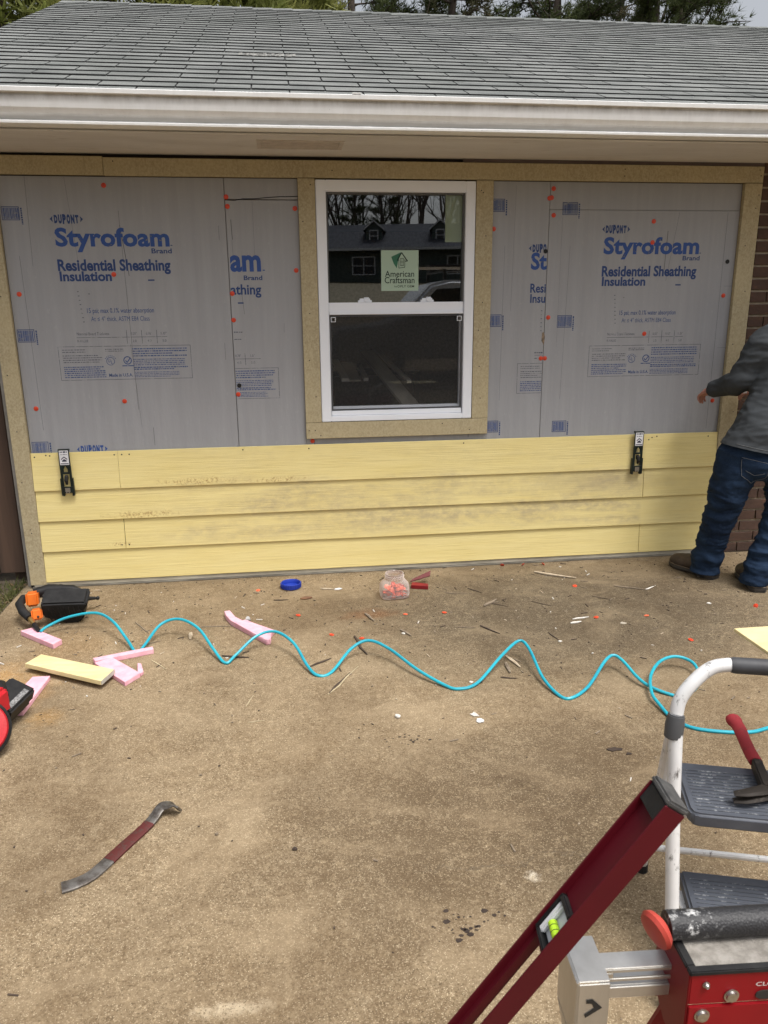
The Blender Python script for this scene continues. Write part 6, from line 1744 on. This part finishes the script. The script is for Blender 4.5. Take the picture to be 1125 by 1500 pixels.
nwin(-3.4, .01, .75, 1.9, 1.45, nh); nwin(4.3, .01, .75, 1.7, 1.45, nh); nwin(7.4, .01, .75, 1.7, 1.45, nh)
for dx in (-1.7, 3.7):
    dm = link_mesh('dormer', None, nh); dm.location = (dx, -.9, 3.35)
    m_ = MB(); m_.prism([(-.65, -.2), (.65, -.2), (.65, 1.0), (0, 1.55), (-.65, 1.0)], 0, 2.6, 0, rot('X', 90)); m_.build('dormer_wall', NGREEN, dm)
    m_ = MB(); m_.prism([(-.88, .85), (0, 1.60), (.88, .85), (.88, .98), (0, 1.75), (-.88, .98)], -.15, 2.6, 0, rot('X', 90)); m_.build('dormer_roof', NROOF, dm)
    m_ = MB(); m_.prism([(-.88, .85), (0, 1.60), (.88, .85), (.88, .97), (0, 1.74), (-.88, .97)], -.20, -.155, 0, rot('X', 90)); m_.build('dormer_trim', NWHITE, dm)
    nwin(-.38, .01, .0, .76, .95, dm, 1)
mb = MB(); mb.box(-12.6, -10.0, .905, .95, .0, 1.9); mb.build('garage_door', NWHITE, nh)
for i, px in enumerate((6.6, 11.2)):
    mb = MB(); mb.box(px - .08, px + .08, .6, .76, 0, 2.61); mb.build('porch_post', NWHITE, nh)
# bare woods behind that house
def bare(h, seed):
    random.seed(seed); tk = MB()
    def grow(p, d, ln, r, lvl):
        bp = branch_pts(p, d, ln, 5, -.01, .10 + .04*lvl)
        tk.tube(bp, [r*(1 - .55*k/5) for k in range(6)], 5 if lvl < 2 else 3, cap=False)
        if lvl >= 3: return
        for k in range(8 if lvl == 0 else 5):
            j = random.randint(2, 5) if lvl else random.randint(2, 5)
            dd = (bp[j] - bp[j-1]).normalized() + V((random.gauss(0, .55), random.gauss(0, .55), random.gauss(.25, .3)))
            grow(bp[j], dd, ln*random.uniform(.42, .62), r*.42, lvl + 1)
    grow(V((0, 0, 0)), V((0, 0, 1)), h*.72, .20, 0)
    return tk.mesh('trunk', BARK, smooth=True, recalc=False)
bares = [bare(15, s_) for s_ in (11, 12, 13)]
random.seed(21)
BL = ['bare winter tree reflected at the far left of the upper pane', 'bare winter tree reflected second from the left above the roof', 'bare winter tree reflected left of the first dormer', 'bare winter tree reflected above the first dormer', 'bare winter tree reflected between the two dormers, nearer the left one', 'bare winter tree reflected halfway between the dormers', 'bare winter tree reflected between the two dormers, nearer the right one', 'bare winter tree reflected above the second dormer', 'bare winter tree reflected right of the second dormer', 'bare winter tree reflected at the far right of the upper pane']
for i in range(20):
    r = thing('bare_tree', BL[i // 2] if i % 2 == 0 else BL[i // 2].replace('bare winter tree', 'farther bare winter tree'), 'tree', (1.0 + i*.92 + random.uniform(-.4, .4), -72 - (i % 2)*5 - random.uniform(0, 2), rise(-74) - .3), random.uniform(0, 6), 'bare trees reflected in the window')
    s_ = random.uniform(.8, 1.1); r.scale = (s_, s_, s_); link_mesh('trunk', bares[i % 3], r)
mt, mc = C1
mt, mc = P1
for x, s_, lb in ((6.6, .62, 'dark evergreen reflected left of the first dormer'), (9.6, .70, 'dark evergreen reflected behind the first dormer')):
    put_tree('evergreen_tree', mt, mc, x, -72, s_, .5, lb, 'evergreens reflected in the window', rise(-72) - .2)
# pickup with a roof rack on the driveway behind the photographer
TPAINT = simple('silver_paint', (.42, .43, .45), rough=.25, metal=.4); TGL = simple('car_glass', (.012, .014, .016), rough=.05); TYRE = simple('tyre', (.02, .02, .02), rough=.9)
trk = thing('pickup_truck', 'silver pickup with a loaded roof rack, reflected at the right of the upper pane', 'truck', (.85, -9.2, rise(-9.2)))
side = [(0, .45), (.05, .95), (1.15, 1.08), (1.75, 1.72), (2.1, 1.80), (3.6, 1.80), (3.95, 1.15), (5.3, 1.10), (5.4, .45)]
XZ = Matrix(((1, 0, 0, 0), (0, 0, -1, 0), (0, 1, 0, 0), (0, 0, 0, 1)))
mb = MB(); mb.prism(side, 0, 1.85, 0, XZ); mb.build('body', TPAINT, trk, bevel=.05, seg=3)
for y_ in (.012, -1.862):
    mb = MB(); mb.prism([(1.38, 1.12), (1.86, 1.64), (2.55, 1.68), (2.55, 1.12)], -y_ - .004, -y_ + .004, 0, XZ); mb.prism([(2.65, 1.12), (2.65, 1.68), (3.5, 1.68), (3.72, 1.14)], -y_ - .004, -y_ + .004, 0, XZ); mb.build('side_window', TGL, trk)
for x_ in (.95, 4.4):
    for y_ in (-.1, -1.75):
        mb = MB(); mb.lathe([(.20, -.12), (.36, -.11), (.38, 0), (.36, .11), (.20, .12)], 24, 0, tr(x_, y_, .38) @ rot('X', 90)); w_ = mb.build('wheel', TYRE, trk, smooth=True)
        mb = MB(); mb.lathe([(.20, -.121), (.05, -.10), (.05, .10), (.20, .121)], 20, 0, tr(x_, y_, .38) @ rot('X', 90)); mb.build('rim', STEEL, w_, smooth=True)
mb = MB()
for x_ in (2.0, 3.6): mb.box(x_, x_ + .05, -1.75, -.1, 1.94, 1.98); mb.box(x_, x_ + .05, -.16, -.1, 1.80, 1.9398); mb.box(x_, x_ + .05, -1.75, -1.69, 1.80, 1.9398)
mb.build('roof_rack', BLACKP, trk)
mb = MB(); mb.box(1.3, 3.2, -.4, -.2, 1.982, 2.02); o = mb.build('lumber', PALE); o.location = (.85, -9.2, rise(-9.2)); tag(o, 'pale plank lying on the roof rack of the reflected pickup', 'board')
mb = MB(); mb.box(1.9, 4.3, -1.5, -1.0, 1.982, 2.10); o = mb.build('roof_box', BLACKP, bevel=.04); o.location = (.85, -9.2, rise(-9.2)); tag(o, 'dark long box strapped on the roof rack of the reflected pickup', 'box')
